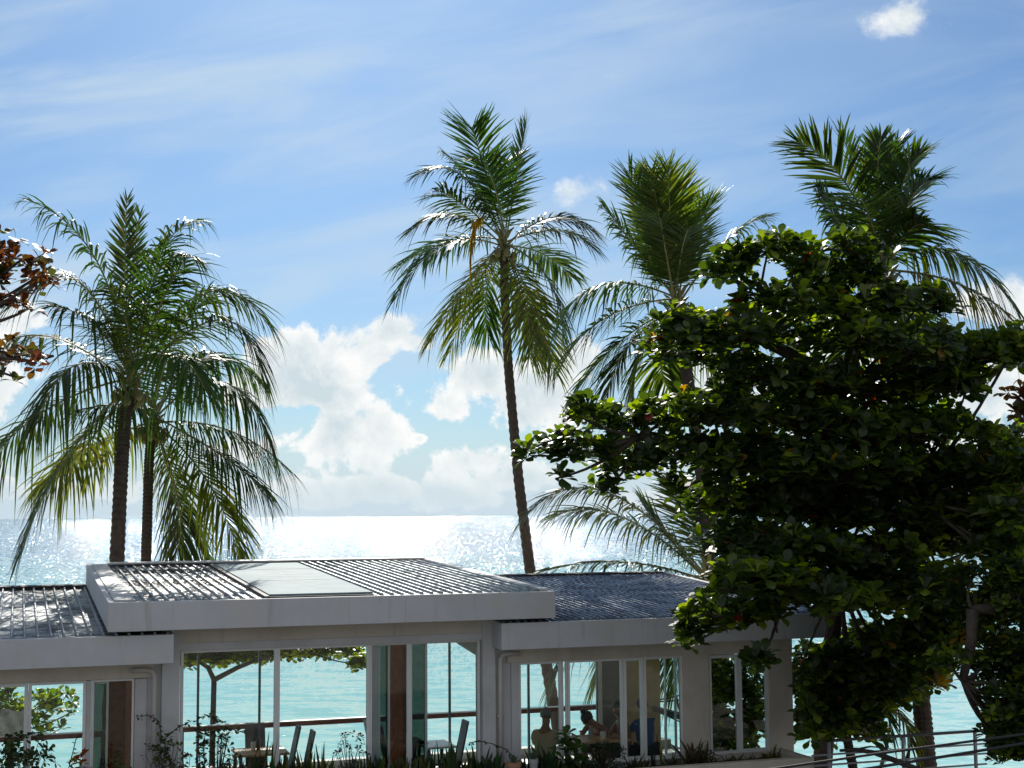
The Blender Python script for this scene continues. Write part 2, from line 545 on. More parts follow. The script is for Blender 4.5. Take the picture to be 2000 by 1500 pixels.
b = MB()
b.quad((-40000, 30, SEA_Z), (40000, 30, SEA_Z), (40000, 60000, SEA_Z), (-40000, 60000, SEA_Z))
tag(b.build('sea', sea_material()), 'turquoise sea glittering in the sun out to the horizon', 'sea', kind='structure')
b = MB()
b.quad((-300, -200, SEA_Z - 0.4), (300, -200, SEA_Z - 0.4), (300, 29, SEA_Z + 0.45), (-300, 29, SEA_Z + 0.45))
b.quad((-300, 29, SEA_Z + 0.45), (300, 29, SEA_Z + 0.45), (300, 42, SEA_Z - 0.15), (-300, 42, SEA_Z - 0.15))
tag(b.build('beach', mat('sand', (0.55, 0.48, 0.38), 0.9, bump=0.4)), 'pale sand beach below the terrace wall', 'beach', kind='structure')
# land: terrace block whose edge steps back beside the building
b = MB()
edge = [W(-60, 5.0, 0), W(5.65, 5.0, 0), W(5.65, -1.0, 0), W(60, -1.0, 0)]
low = [Vector((p.x, p.y, SEA_Z - 0.3)) for p in edge]
b.f.append(tuple(range(6))); b.c.append((1, 1, 1))
b.v += [Vector((-150, -150, 0)), Vector((150, -150, 0))] + edge[::-1]
for i in range(3):
    b.quad(edge[i], low[i], low[i + 1], edge[i + 1])
tag(b.build('ground', mat('paved_ground', (0.24, 0.22, 0.19), 0.9, var=0.15, bump=0.5, dirt=(0.12, 0.11, 0.08), dscale=0.5)), 'pale paved ground on the land side of the cafe', 'ground', kind='structure')  # unseen land; pale paving chosen to bounce sunlight onto the facade

# ------------------------------------------------------------------ cafe building (local frame: x along the facade, y depth, z up)
CAFE = thing('cafe_building', 'long white single storey cafe with three low metal roofs and glass walls', 'building', BO, TH)


def part(name, mt, boxes, bevel=0.0, parent=None):
    q = MB()
    for bb in boxes:
        q.box(*bb)
    return q.build(name, M[mt], parent or CAFE, bevel=bevel)


FT_M, FB_M, FT_W, FB_W = 3.34, 2.955, 2.895, 2.51
HM, HW = 2.63, 2.275
ZB = 0.74
floor_ = part('floor', 'floor', [(-10.5, 4.85, 0.02, 4.9, 0.01, 0.09)])


def roof(a0, a1, df, db, zf, zb, fh, mt, pitch, rib_w, rib_h, name_panel=None, ribs=None, cap_l=0, cap_r=0, skip=()):
    """low-pitched ribbed sheet between a0 and a1 with a fascia board at the front"""
    th = 0.05
    zr = zf - 0.02          # sheet sits a little below the top of the fascia
    r_ = MB()
    def zz(d):
        return zr + (zb - zr) * (d - df) / (db - df)
    r_.hexa([(a0 + .03, df + .08, zz(df) - th), (a1 - .03, df + .08, zz(df) - th), (a0 + .03, db, zz(db) - th), (a1 - .03, db, zz(db) - th),
             (a0 + .03, df + .08, zz(df)), (a1 - .03, df + .08, zz(df)), (a0 + .03, db, zz(db)), (a1 - .03, db, zz(db))])
    ro = r_.build('roof', M[mt], CAFE)
    q = MB()
    a = a0 + cap_l + pitch * 0.6
    while a < a1 - cap_r - 0.03:
        if not any(s0 < a < s1 for s0, s1 in skip):
            h0 = zz(df + .1); h1 = zz(db - .12)
            w2 = rib_w
            y0, y1 = df + .1, db - .12
            q.hexa([(a - w2, y0, h0 + .001), (a + w2, y0, h0 + .001), (a - w2, y1, h1 + .001), (a + w2, y1, h1 + .001),
                    (a - w2 * .5, y0, h0 + rib_h), (a + w2 * .5, y0, h0 + rib_h), (a - w2 * .5, y1, h1 + rib_h), (a + w2 * .5, y1, h1 + rib_h)])
        a += pitch
    q.build('rib_row', M[ribs or 'rib'], ro)
    # fascia: front board and returns at both ends
    f = MB()
    f.hexa([(a0, df, zf - fh), (a1, df, zf - fh), (a0, df + .08, zf - fh), (a1, df + .08, zf - fh),
            (a0, df, zf), (a1, df, zf), (a0, df + .08, zf), (a1, df + .08, zf)])
    for (s0, s1) in ((a0, a0 + .08), (a1 - .08, a1)):
        k = .05
        f.hexa([(s0, df + .082, zf - fh), (s1, df + .082, zf - fh), (s0, db, zb - fh * .8), (s1, db, zb - fh * .8),
                (s0, df + .082, zf), (s1, df + .082, zf), (s0, db, zb + k), (s1, db, zb + k)])
    f.hexa([(a0 + .082, db - .08, zb - fh * .8), (a1 - .082, db - .08, zb - fh * .8), (a0 + .082, db, zb - fh * .8), (a1 - .082, db, zb - fh * .8),
            (a0 + .082, db - .08, zb + .045), (a1 - .082, db - .08, zb + .045), (a0 + .082, db, zb + .045), (a1 - .082, db, zb + .045)])
    f.build('fascia', M['fascia'], ro, bevel=0.008)
    # soffit board under the sheet
    s_ = MB()
    s_.hexa([(a0 + .085, df + .085, zf - fh + .03), (a1 - .085, df + .085, zf - fh + .03), (a0 + .085, db - .09, zb - fh * .8 + .03), (a1 - .085, db - .09, zb - fh * .8 + .03),
             (a0 + .085, df + .085, zf - fh + .05), (a1 - .085, df + .085, zf - fh + .05), (a0 + .085, db - .09, zb - fh * .8 + .05), (a1 - .085, db - .09, zb - fh * .8 + .05)])
    s_.build('soffit', M['ceiling'], ro)
    return ro, zz


DB = 6.0
sk0, sk1 = F(525, 1158, -.4)[0], F(728, 1155, -.4)[0]
rm, zzm = roof(-5.84, 0.44, -0.6, DB, FT_M, 3.60, FT_M - FB_M, 'roof_main', 0.145, 0.02, 0.035, cap_l=.26, cap_r=.22, skip=[(sk0 - .05, .4)])
# cleaner sheets right of the flat panels
q = MB()
a0, a1 = sk1 + .06, 0.44 - .20
q.hexa([(a0, -.5, zzm(-.5) + .004), (a1, -.5, zzm(-.5) + .004), (a0, DB - .1, zzm(DB - .1) + .004), (a1, DB - .1, zzm(DB - .1) + .004),
        (a0, -.5, zzm(-.5) + .010), (a1, -.5, zzm(-.5) + .010), (a0, DB - .1, zzm(DB - .1) + .010), (a1, DB - .1, zzm(DB - .1) + .010)])
a = a0 + .06
while a < a1 - .03:
    for (y0, y1) in ((-.5, DB - .12),):
        q.hexa([(a - .024, y0, zzm(y0) + .011), (a + .024, y0, zzm(y0) + .011), (a - .024, y1, zzm(y1) + .011), (a + .024, y1, zzm(y1) + .011),
                (a - .012, y0, zzm(y0) + .05), (a + .012, y0, zzm(y0) + .05), (a - .012, y1, zzm(y1) + .05), (a + .012, y1, zzm(y1) + .05)])
    a += .145
q.build('roof_sheet', M['roof_clean'], rm)
# flat translucent panels in three rows
rows = [(-.42, 1.75), (1.78, 3.9), (3.93, 5.35)]
for (y0, y1) in rows:
    q = MB()
    q.hexa([(sk0, y0, zzm(y0) + .030), (sk1, y0, zzm(y0) + .030), (sk0, y1, zzm(y1) + .030), (sk1, y1, zzm(y1) + .030),
            (sk0, y0, zzm(y0) + .062), (sk1, y0, zzm(y0) + .062), (sk0, y1, zzm(y1) + .062), (sk1, y1, zzm(y1) + .062)])
    q.build('roof_light', M['sheet'], rm, bevel=.006)
q = MB()
q.hexa([(sk0 - .07, -.5, zzm(-.5) + .002), (sk0 - .005, -.5, zzm(-.5) + .002), (sk0 - .07, 5.7, zzm(5.7) + .002), (sk0 - .005, 5.7, zzm(5.7) + .002),
        (sk0 - .07, -.5, zzm(-.5) + .045), (sk0 - .005, -.5, zzm(-.5) + .045), (sk0 - .07, 5.7, zzm(5.7) + .045), (sk0 - .005, 5.7, zzm(5.7) + .045)])
q.box(sk0, sk1, -.5, -.45, zzm(-.5) + .003, zzm(-.5) + .035)
q.build('flashing', M['dark_gap'], rm)
# caps on the left edge, right edge and along the back
q = MB()
def strip(q, a0, a1, y0, y1, h0, h1, zz):
    q.hexa([(a0, y0, zz(y0) + h0), (a1, y0, zz(y0) + h0), (a0, y1, zz(y1) + h0), (a1, y1, zz(y1) + h0),
            (a0, y0, zz(y0) + h1), (a1, y0, zz(y0) + h1), (a0, y1, zz(y1) + h1), (a1, y1, zz(y1) + h1)])
strip(q, -5.755, -5.50, -.5, DB - .09, .003, .045, zzm)
strip(q, 0.23, 0.355, -.5, DB - .09, .012, .06, zzm)
strip(q, -5.49, 0.225, DB - .30, DB - .085, .055, .085, zzm)
q.build('roof_cap', M['cap'], rm, bevel=.006)
rl, zzl = roof(-10.6, -4.98, -0.5, DB, FT_W, 3.25, FT_W - FB_W, 'roof_left', 0.165, 0.018, 0.04, ribs='rib')
rr, zzr = roof(-0.36, 5.22, -0.5, DB, FT_W, 3.27, FT_W - FB_W, 'roof_blue', 0.115, 0.022, 0.035, ribs='roof_blue')
q = MB(); strip(q, .45, 5.1, DB - .28, DB - .085, .04, .06, zzr); q.build('ridge_flashing', M['dark_gap'], rr)
q = MB(); strip(q, -10.5, -5.86, DB - .28, DB - .085, .045, .065, zzl); q.build('ridge_flashing', M['dark_gap'], rl)

# leaf litter caught between the ribs
q = MB(); r9 = random.Random(5)
for _ in range(900):
    k = r9.random()
    d_ = (2.3 + .35 * sin(_ * .7)) + r9.gauss(0, .22) if k < .45 else (4.6 + r9.gauss(0, .18) if k < .75 else r9.uniform(-.3, 5.5))
    a_ = r9.uniform(-5.4, sk0 - .1) if k < .9 else r9.uniform(-5.45, -4.2)
    an = r9.uniform(0, 6.3); L_ = r9.uniform(.03, .075)
    P = Vector((a_, d_, zzm(d_) + r9.uniform(.008, .035)))
    u = Vector((cos(an), sin(an), r9.uniform(-.2, .2))) * L_; v = Vector((-sin(an), cos(an), r9.uniform(-.2, .3))) * L_ * .35
    q.quad(tuple(P - u), tuple(P + v), tuple(P + u), tuple(P - v))
o = q.build('leaf_litter', M['soil']); o.location = BO; o.rotation_euler = (0, 0, TH)
tag(o, 'dead leaves lying on the left half of the main roof', 'leaves', kind='stuff')
q = MB()   # sheet overlap seams
for (x0, x1) in ((-5.45, sk0 - .1), (sk1 + .08, .2)):
    for y0 in (2.05,):
        q.hexa([(x0, y0, zzm(y0) + .012), (x1, y0, zzm(y0) + .012), (x0, y0 + .03, zzm(y0 + .03) + .012), (x1, y0 + .03, zzm(y0 + .03) + .012),
                (x0, y0, zzm(y0) + .016), (x1, y0, zzm(y0) + .016), (x0, y0 + .03, zzm(y0 + .03) + .016), (x1, y0 + .03, zzm(y0 + .03) + .016)])
    q.build('sheet_seam', M['dark_gap'], rm); q = MB()

# walls
cm0, cm1 = fa(941), fa(1013)           # column between main room and right wing
cl0, cl1 = fa(263), fa(350)            # column between left wing and main room
w0, w1 = fa(1335), fa(1386)            # wall between the two right hand windows
w2, w3 = fa(1503), fa(1549)            # right corner
part('wall', 'wall', [(cl1 - .02, cm0 + .05, -.02, .14, HM, 3.10)], .006)
part('wall', 'wall', [(cm1 - .18, w3, -.02, .14, HW, 2.75)], .006)
part('wall', 'wall', [(-10.4, cl0 + .25, -.02, .14, HW + .01, 2.75)], .006)
part('wall', 'wall', [(w0, w1, 0, .14, .10, HW)], .004)
part('wall', 'wall', [(w2, w3, 0, .14, .10, HW)], .004)
part('wall', 'wall', [(w1, w2, 0, .138, .10, ZB)])
part('wall', 'wall', [(w3 - .14, w3, .142, .40, .10, 2.78)])
part('wall', 'wall', [(w3 - .14, w3, 2.9, 3.2, .10, 2.78)])
part('wall', 'column', [(cm1 + .01, w0 - .002, .02, .14, .10, ZB - .02)])
part('column', 'column', [(cl0, cl0 + .16, -.0, .16, .1, HW), (cl0 + .35, cl1 - .0, -.05, .30, .1, 2.95), (cl0 + .16, cl0 + .35, .02, .2, .1, 2.74)], .006)
part('column', 'column', [(cm0, cm0 + .20, -.05, .30, .1, 2.95), (cm0 + .20, cm1 - .11, .03, .2, .1, 2.9), (cm1 - .11, cm1 + .01, 0, .16, .1, HW)], .006)
# trim boards at window heads
part('head_trim', 'column', [(cl1, cm0, -.035, -.022, HM, HM + .10)], .003)
# side pieces of the main roof above the wings
part('wall', 'column', [(-5.22, -5.08, .3, 5.6, 2.96, 3.30)])
part('wall', 'column', [(-.10, .04, -.02, 5.6, 2.92, 3.30)])
part('wall', 'dark_gap', [(-5.07, cl1 - .03, .05, .12, 2.92, 3.10)])  # dark board standing in for the shade in the gap above the left wing
# rain pipes
for (pa, zt) in ((cl0 + .25, HW + .12), (cm0 + .27, HW + .14)):
    q = MB()
    q.tube([(pa, -.07, .05), (pa, -.07, zt - .08), (pa + .03, -.07, zt - .02), (pa + .12, -.07, zt), (pa + .30, -.07, zt)] if pa > -3 else
           [(pa, -.07, .05), (pa, -.07, zt - .08), (pa - .03, -.07, zt - .02), (pa - .12, -.07, zt), (pa - .30, -.07, zt)], .035, 10)
    for z in (.6, 1.5):
        q.box(pa - .05, pa + .05, -.07, -.03, z, z + .03)
    q.build('downpipe', M['pipe'], CAFE, smooth=True)


def window(x0, x1, zt, zb, fw=.045, d=.03, mt='white_frame', pane='glass', mull=(), px=True, dep=.06):
    a0, a1 = (fa(x0, d), fa(x1, d)) if px else (x0, x1)
    q = MB()
    q.box(a0, a0 + fw, d, d + dep, zb, zt)
    q.box(a1 - fw, a1, d, d + dep, zb, zt)
    q.box(a0 + fw, a1 - fw, d, d + dep, zt - fw, zt)
    q.box(a0 + fw, a1 - fw, d, d + dep, zb, zb + fw)
    for (mx, mw) in mull:
        ma = fa(mx, d)
        q.box(ma - mw / 2, ma + mw / 2, d - .003, d + dep + .003, zb + fw, zt - fw)
    o = q.build('window', M[mt], CAFE, bevel=.003)
    g = MB()
    g.box(a0 + fw, a1 - fw, d + dep / 2 - .003, d + dep / 2 + .003, zb + fw, zt - fw)
    g.build('pane', M[pane], o)
    return o


window(-70, 55, HW + .005, .10, .05)
window(55.5, 168, HW + .005, .10, .04)
window(179, 262, HW + .005, .10, .03)
window(180, 212, HW - .03, .12, .03, d=.12, pane='green_glass')
window(352, 541, HM, .10, .04, mull=())
window(541, 722, HM, .10, .04)
window(722, 800, HM, .10, .035, d=.05)
window(738, 762, HM - .02, .12, .035, d=.16, pane='green_glass')
window(800, 835, HM - .01, .12, .04, d=.13, pane='green_glass')
window(800, 938, HM, .10, .035, d=.05)
window(1013, 1098, HW, ZB, .04)
window(1109, 1218, HW, ZB, .04)
window(1098.5, 1108.5, HW, ZB, .02)
window(1218.5, 1258, HW, ZB, .05)
window(1258.5, 1334, HW, ZB, .04)
window(1300, 1322, HW - .02, ZB + .02, .02, d=.12)
window(1386.5, 1444, HW - .03, ZB - .0, .04)
window(1444.5, 1502, HW - .03, ZB - .0, .05)
window(1387, 1502, HW - .001, HW - .028, .008, d=.0)
part('sill', 'white_frame', [(cm1 + .012, w0 - .003, -.03, .12, ZB - .018, ZB)], .004)

part('column', 'column', [(fa(168.5), fa(178.5), .02, .12, .10, HW)])
part('column', 'column', [(fa(722, .2) + .02, fa(738, .2), .13, .22, .10, HM)])
# rear glazing posts and interior partitions
q = MB()
for x in (387, 507, 722, 878):
    a = fa(x, 2.9, 1330)
    q.box(a - .018, a + .018, 2.88, 2.92, .1, 2.95)
    q.build('rear_frame', M['dark_frame'], CAFE); q = MB()
for x in (1032, 1166, 1195):
    a = fa(x, 2.9, 1330)
    q.box(a - .018, a + .018, 2.88, 2.92, .1, 2.7)
    q.build('rear_frame', M['dark_frame'], CAFE); q = MB()
pa0, pa1 = fa(762, .9), fa(797, .3)
part('timber_partition', 'wood_dark', [(pa1 - .10, pa1, .22, 1.25, .1, 2.9)])
part('timber_partition', 'wood_dark', [(fa(208, 1.4), fa(256, 1.4), 1.4, 1.46, .1, 2.5), (fa(256, 1.4) - .08, fa(256, 1.4), .5, 1.38, .1, 2.5)])
part('rear_wall', 'ochre', [(fa(1222, 2.7), fa(1290, 2.7), 2.7, 2.8, .1, 2.75)])
part('rear_column', 'grey_board', [(fa(1170, 2.75), fa(1213, 2.75), 2.60, 2.80, .1, 2.75)])
q = MB()   # corner gusset panel below the sloping rear eave
p0 = F(880, 1252, .45); p1 = F(945, 1250, .45); p2 = F(945, 1290, .45)
i = len(q.v)
for dd in (.45, .48):
    q.v += [(p0[0], dd, p0[1] + .03), (p1[0], dd, p1[1] + .03), (p2[0], dd, p2[1])]
q.f += [(0, 1, 2), (5, 4, 3), (0, 3, 4, 1), (1, 4, 5, 2), (2, 5, 3, 0)]; q.c += [(1, 1, 1)] * 5
q.build('gusset_panel', M['column'], CAFE)

# terrace railing behind the rooms
RZ = 1.15
t_ = thing('terrace_railing', 'red brown timber handrail on slim posts along the sea side behind the rooms', 'railing', BO, TH)
q = MB(); q.box(-10.4, 3.0, 3.12, 3.20, RZ - .075, RZ)
q.build('handrail', M['wood_red'], t_, bevel=.008)
q = MB(); q.box(-10.4, 3.0, 3.10, 3.22, RZ + .001, RZ + .012); q.build('rail_cap', M['white_frame'], t_)
for a in (-10.2, -7.4, -4.45, -1.0, 2.9):
    q = MB(); q.box(a - .015, a + .015, 3.145, 3.175, .1, RZ - .076); q.build('post', M['dark_frame'], t_)
t_ = thing('side_railing', 'dark side handrail running back behind the right wing window', 'railing', BO, TH)
sa = fa(1262, 3.0, 1372)
q = MB(); q.box(3.45, 3.53, 1.1, 3.3, RZ - .10, RZ - .01); q.build('handrail', M['dark_frame'], t_, bevel=.006)
for y in (1.2, 3.2):
    q = MB(); q.box(3.47, 3.51, y, y + .04, .1, RZ - .101); q.build('post', M['dark_frame'], t_)
# low white kerb at the terrace edge
b = MB(); b.box(-10.4, 4.7, 4.62, 4.86, .092, .24)
o = b.build('terrace_kerb', M['fascia'], None, bevel=.01); o.location = BO; o.rotation_euler = (0, 0, TH)
tag(o, 'low white kerb at the sea edge of the cafe terrace', 'kerb')

# planter along the facade
t_ = thing('planter', 'long low plastered planter wall below the cafe windows', 'planter', BO, TH)
q = MB(); q.box(-9.5, 4.42, -1.0, -.86, 0, .79); q.box(4.30, 4.42, -.858, -.03, 0, .785)
q.build('wall', M['wall'], t_, bevel=.01)
q = MB(); q.box(-9.5, 4.298, -.858, -.06, 0, .66); q.build('soil', M['soil'], t_)

# right hand terrace railing
ra0, ra1 = fa(1585, -1.17, 1445), fa(1925, -1.17, 1430)
t_ = thing('metal_railing', 'grey metal railing with dark top rail beside the right end of the cafe', 'railing', BO, TH)
zr0 = F(1610, 1443, -1.17)[1]; zr1 = F(1905, 1427, -1.17)[1]
zrt = (zr0 + zr1) / 2
q = MB(); q.box(ra0, ra1, -1.20, -1.14, zrt - .04, zrt); q.build('top_rail', M['rail_dark'], t_, bevel=.008)
for dz in (.21, .36, .52):
    q = MB(); q.box(ra0, ra1, -1.183, -1.157, zrt - dz - .025, zrt - dz); q.build('mid_rail', M['rail_grey'], t_)
for x in (1619, 1764, 1905):
    a = fa(x, -1.17, 1460)
    q = MB(); q.box(a - .02, a + .02, -1.19, -1.15, 0, zrt - .041); q.build('post', M['rail_grey'], t_)
# ------------------------------------------------------------------ palms
def bez(p0, p1, p2, t):
    return p0 * (1 - t) ** 2 + p1 * 2 * t * (1 - t) + p2 * t * t


def frond_mesh(hub, mid, tip, seed, L=0.85, droop=0.55, twist=0.0, n=62, green=(0.055, 0.085, 0.022), wleaf=0.030, start=0.14, gap=0.06, axis_w=0.022):
    r = random.Random(seed)
    ctrl = mid * 2 - (hub + tip) * 0.5
    rach = MB(); lf = MB()
    pts = [bez(hub, ctrl, tip, k / 14) for k in range(15)]
    rads = [axis_w * (1 - 0.85 * (k / 14)) + 0.003 for k in range(15)]
    rach.tube(pts, rads, 5)
    out = (tip - hub); out.z = 0
    if out.length < 0.3:
        a_ = r.uniform(0, 2 * pi); out = Vector((cos(a_), sin(a_), 0))
    out.normalize()
    side0 = Vector((0, 0, 1)).cross(out).normalized()
    flen = (tip - mid).length + (mid - hub).length
    for sgn in (-1, 1):
        for k in range(n):
            t = start + (1 - start) * (k + r.uniform(-.35, .35)) / (n - 1)
            t = min(max(t, start), 0.995)
            if r.random() < gap:
                continue
            P = bez(hub, ctrl, tip, t)
            T = (bez(hub, ctrl, tip, min(1, t + .01)) - bez(hub, ctrl, tip, t - .01)).normalized()
            S = (side0 - T * side0.dot(T)).normalized()
            if twist:
                S = Matrix.Rotation(twist, 3, T) @ S
            Nn = T.cross(S).normalized()
            if Nn.z < 0: Nn = -Nn
            tt = (t - start) / (1 - start)
            Lk = 1.32 * L * (0.30 + 0.70 * sin(pi * min(1, 0.18 + 0.72 * tt)) ** 0.8) * (1 - 0.2 * tt ** 4) * r.uniform(.72, 1.15)
            al = radians(72 - 50 * tt + r.uniform(-12, 12))
            d0 = (T * cos(al) + S * sgn * sin(al) + Nn * r.uniform(.05, .28)).normalized()
            dr = droop * r.choice((.55, .8, 1.0, 1.0, 1.2, 1.7)) * r.uniform(.85, 1.15)
            Wd = (T - d0 * T.dot(d0)).normalized()
            shade = r.uniform(.75, 1.25)
            c = [g * shade for g in green]
            if r.random() < .05: c = [c[0] * 2.2, c[1] * 1.4, c[2]]
            lf.col = tuple(c)
            prof = ((0, .45), (.28, 1.0), (.58, .85), (.82, .5), (1.0, .06))
            rows = []
            for (s_, wp) in prof:
                q = P + d0 * (Lk * s_ * (1 - .25 * dr * s_)) + Vector((0, 0, -1)) * (dr * Lk * s_ * s_)
                hw = Wd * (0.78 * wleaf * wp * (.7 + .6 * (1 - abs(2 * tt - 1))))
                rows.append((q - hw, q + hw))
            i = len(lf.v)
            for a_, b_ in rows:
                lf.v += [tuple(a_), tuple(b_)]
            for j in range(len(rows) - 1):
                lf.f.append((i + 2 * j, i + 2 * j + 1, i + 2 * j + 3, i + 2 * j + 2)); lf.c.append(lf.col)
    return rach, lf


def palm(label, trunk, hub_px, Y, fronds, seed, tr0=0.15, tr1=0.10, L=0.85, droop=0.5, green=(0.026, 0.052, 0.011), boots=True, cat='palm tree', nuts=True, group='coconut palms along the shore', n=62):
    """trunk: photo points from base to top used to find the trunk's lean at distance Y"""
    hub = at(hub_px[0], hub_px[1], Y)
    pts = [at(x, y, Y + dy) for (x, y, dy) in trunk]
    base = pts[0].copy()
    if base.z > SEA_Z:
        d = (pts[0] - pts[1]); d = d / max(abs(d.z), .01) if d.z < 0 else Vector((0, 0, -1))
        base = pts[0] + d * (pts[0].z - SEA_Z + .1) * (1.0)
        pts = [base] + pts
    root = thing('palm_tree', label, cat, (base.x, base.y, base.z), 0, group)
    O_ = Vector(base)
    q = MB()
    # smooth polyline with ring scars
    full = []
    tot = pts + [hub - Vector((0, 0, .15))]
    seg = 26
    for k in range(len(tot) - 1):
        for j in range(seg):
            full.append(tot[k].lerp(tot[k + 1], j / seg))
    full.append(tot[-1])
    for _ in range(14):
        full = [full[0]] + [(full[i - 1] + full[i] * 2 + full[i + 1]) / 4 for i in range(1, len(full) - 1)] + [full[-1]]
    rr_ = random.Random(seed)
    rads = [(tr0 + (tr1 - tr0) * (i / len(full))) * (1 + (.09 if i % 2 else -.03) + rr_.uniform(-.03, .03)) for i in range(len(full))]
    q.tube([p - O_ for p in full], rads, 12)
    tk = q.build('trunk', M['bark'], root, smooth=False)
    if boots:
        q = MB()
        for k in range(16):
            a_ = k * 2.4; z = -.55 + .055 * k
            c0 = hub - O_ + Vector((cos(a_) * tr1 * .8, sin(a_) * tr1 * .8, z))
            q.tube([c0, c0 + Vector((cos(a_) * .09, sin(a_) * .09, .16)), c0 + Vector((cos(a_) * .20, sin(a_) * .20, .25))], [.05, .04, .012], 6)
        q.build('crown_base', M['petiole'], root)
    if nuts:
        q = MB()
        for k in range(7):
            a_ = k * .9 + seed; c0 = hub - O_ + Vector((cos(a_) * .27, sin(a_) * .27, -.28 - .06 * (k % 3)))
            q.tube([c0 + Vector((0, 0, .13)), c0 + Vector((0, 0, .07)), c0, c0 - Vector((0, 0, .07)), c0 - Vector((0, 0, .11))], [.02, .08, .10, .075, .01], 8)
        nb = q.build('coconuts', M['petiole'], root, smooth=True)
    for k, fd in enumerate(fronds):
        mx, my, tx, ty = fd[:4]
        dm, dt = (fd[4], fd[5]) if len(fd) > 5 else (rr_.uniform(-.5, .5), rr_.uniform(-1.2, 1.2))
        tw = fd[6] if len(fd) > 6 else rr_.uniform(-.5, .5)
        kw = fd[7] if len(fd) > 7 else {}
        h_ = hub + Vector((rr_.uniform(-.06, .06), rr_.uniform(-.06, .06), rr_.uniform(-.12, .1)))
        if kw.get('droop', 1) <= .12 and mx > 600:
            ty += 27; my += 8      # leaflets run on past the tip of the stalk
        mid = at(mx, my, Y + dm); tip = at(tx, ty, Y + dt)
        a = dict(L=L, droop=droop, green=tuple(g * rr_.uniform(.8, 1.2) for g in green), n=n)
        a.update(kw)
        ra, le = frond_mesh(h_ - O_, mid - O_, tip - O_, seed * 100 + k, twist=tw, **a)
        fo = le.build('frond', M['palm_leaf'], root, colors=True)
        ra.build('stalk', M['petiole'], fo)
    return root


UPK = dict(droop=.12)
A = [(190, 512, 57, 392, -.3, -1.0), (244, 548, 248, 389, .2, .5, 0, dict(droop=.02, L=.42)), (258, 558, 273, 415, .5, .9, 0, dict(droop=.05, L=.4)),
     (307, 512, 388, 430, .3, 1.2), (395, 574, 528, 640, -.3, .6), (425, 625, 512, 742, -1.0, -1.2), (150, 548, 20, 600, -.6, -.8), (80, 655, -50, 720, .5, .8),
     (150, 712, 75, 822, -1.4, -2.0, 0, dict(droop=1.0)), (75, 810, -35, 930, .5, 1.0, 0, dict(droop=.8)), (120, 910, 45, 1075, -.4, -.8, 0, dict(droop=.6)), (330, 560, 372, 500, -1.3, -2.2),
     (290, 590, 320, 480, -1.0, -1.8), (190, 640, 110, 600, -1.4, -2.4), (330, 690, 400, 760, -1.6, -2.6, 0, dict(droop=.9)),
     (250, 640, 215, 560, -1.5, -2.6), (160, 880, 90, 940, 1.0, 1.6, 0, dict(droop=.8, green=(.08, .10, .015)))]
palm('tall coconut palm with dark trunk, front one of the pair at the left', [(228, 1105, 0), (236, 930, 0), (243, 830, 0)], (252, 745), 27.5, A, 3, .145, .115, L=.92, droop=.6, n=52)
B = [(442, 839, 567, 922, .2, .3, 0, dict(droop=.8)), (426, 885, 520, 962, -.6, -.9, 0, dict(droop=.7)), (405, 940, 468, 1095, -.5, -.9, .2, dict(droop=.55, green=(.06, .08, .014))),
     (350, 990, 335, 1100, .4, .6), (212, 860, 95, 940, .4, .9, 0, dict(droop=.8, green=(.08, .10, .015))), (340, 950, 400, 1090, .9, 1.4, .3), (430, 745, 525, 862, -.8, -1.0, 0, dict(droop=1.0)),
     (360, 720, 430, 690, .6, 1.4), (300, 690, 310, 580, .6, 1.2), (400, 700, 500, 740, .9, 1.6, 0, dict(droop=.9)), (350, 640, 430, 570, .8, 1.4), (240, 690, 200, 600, .6, 1.3), (250, 790, 160, 800, -1.0, -1.8, 0, dict(droop=.9))]
palm('shorter coconut palm with slim trunk just behind the tall left palm', [(285, 1105, 0), (288, 1000, 0), (291, 900, 0)], (296, 820), 29.5, B, 4, .11, .095, L=.90, droop=.6, n=56)
Cc = [(940, 300, 922, 222, -.5, -1.1, 0, dict(droop=.1, L=1.0)), (905, 400, 850, 372, -.8, -1.6, .3), (962, 340, 930, 285, -.8, -1.8, 0, dict(droop=.1)), (996, 340, 992, 285, .6, 1.4, 0, dict(droop=.1)),
      (1010, 330, 1027, 220, .2, .2, 0, dict(droop=.1)), (905, 345, 815, 342, -.3, -.6), (930, 370, 868, 300, .4, .8, .2), (890, 420, 802, 452, -.2, -.4), (865, 480, 772, 585, -.2, -.6),
      (885, 470, 780, 520, .6, 1.3), (910, 560, 843, 665, -.6, -1.2, 0, dict(green=(.09, .11, .02))), (925, 570, 878, 688, .3, .2, .4, dict(green=(.09, .11, .02))), (950, 570, 955, 660, .9, 1.2),
      (1078, 425, 1158, 452, .3, .3), (1085, 450, 1150, 478, -.6, -1.0), (1058, 495, 1115, 540, .8, 1.5), (1070, 545, 1100, 672, -.4, -.8), (1040, 590, 1085, 730, -.8, -1.4, .3, dict(green=(.08, .10, .02))),
      (1025, 590, 1035, 700, -.9, -1.5, 0, dict(green=(.08, .10, .02))), (970, 380, 950, 330, -1.2, -2.6, 0, dict(droop=.2)), 
      (1025, 600, 1050, 690, .6, 1.1, .2)]
palm('lone tall slender coconut palm leaning slightly at the centre', [(1082, 1380, 0), (1038, 1135, 0), (1012, 930, 0), (993, 720, 0), (985, 560, 0)], (984, 476), 36, Cc, 5, .15, .095, L=.86, droop=.42, n=52)
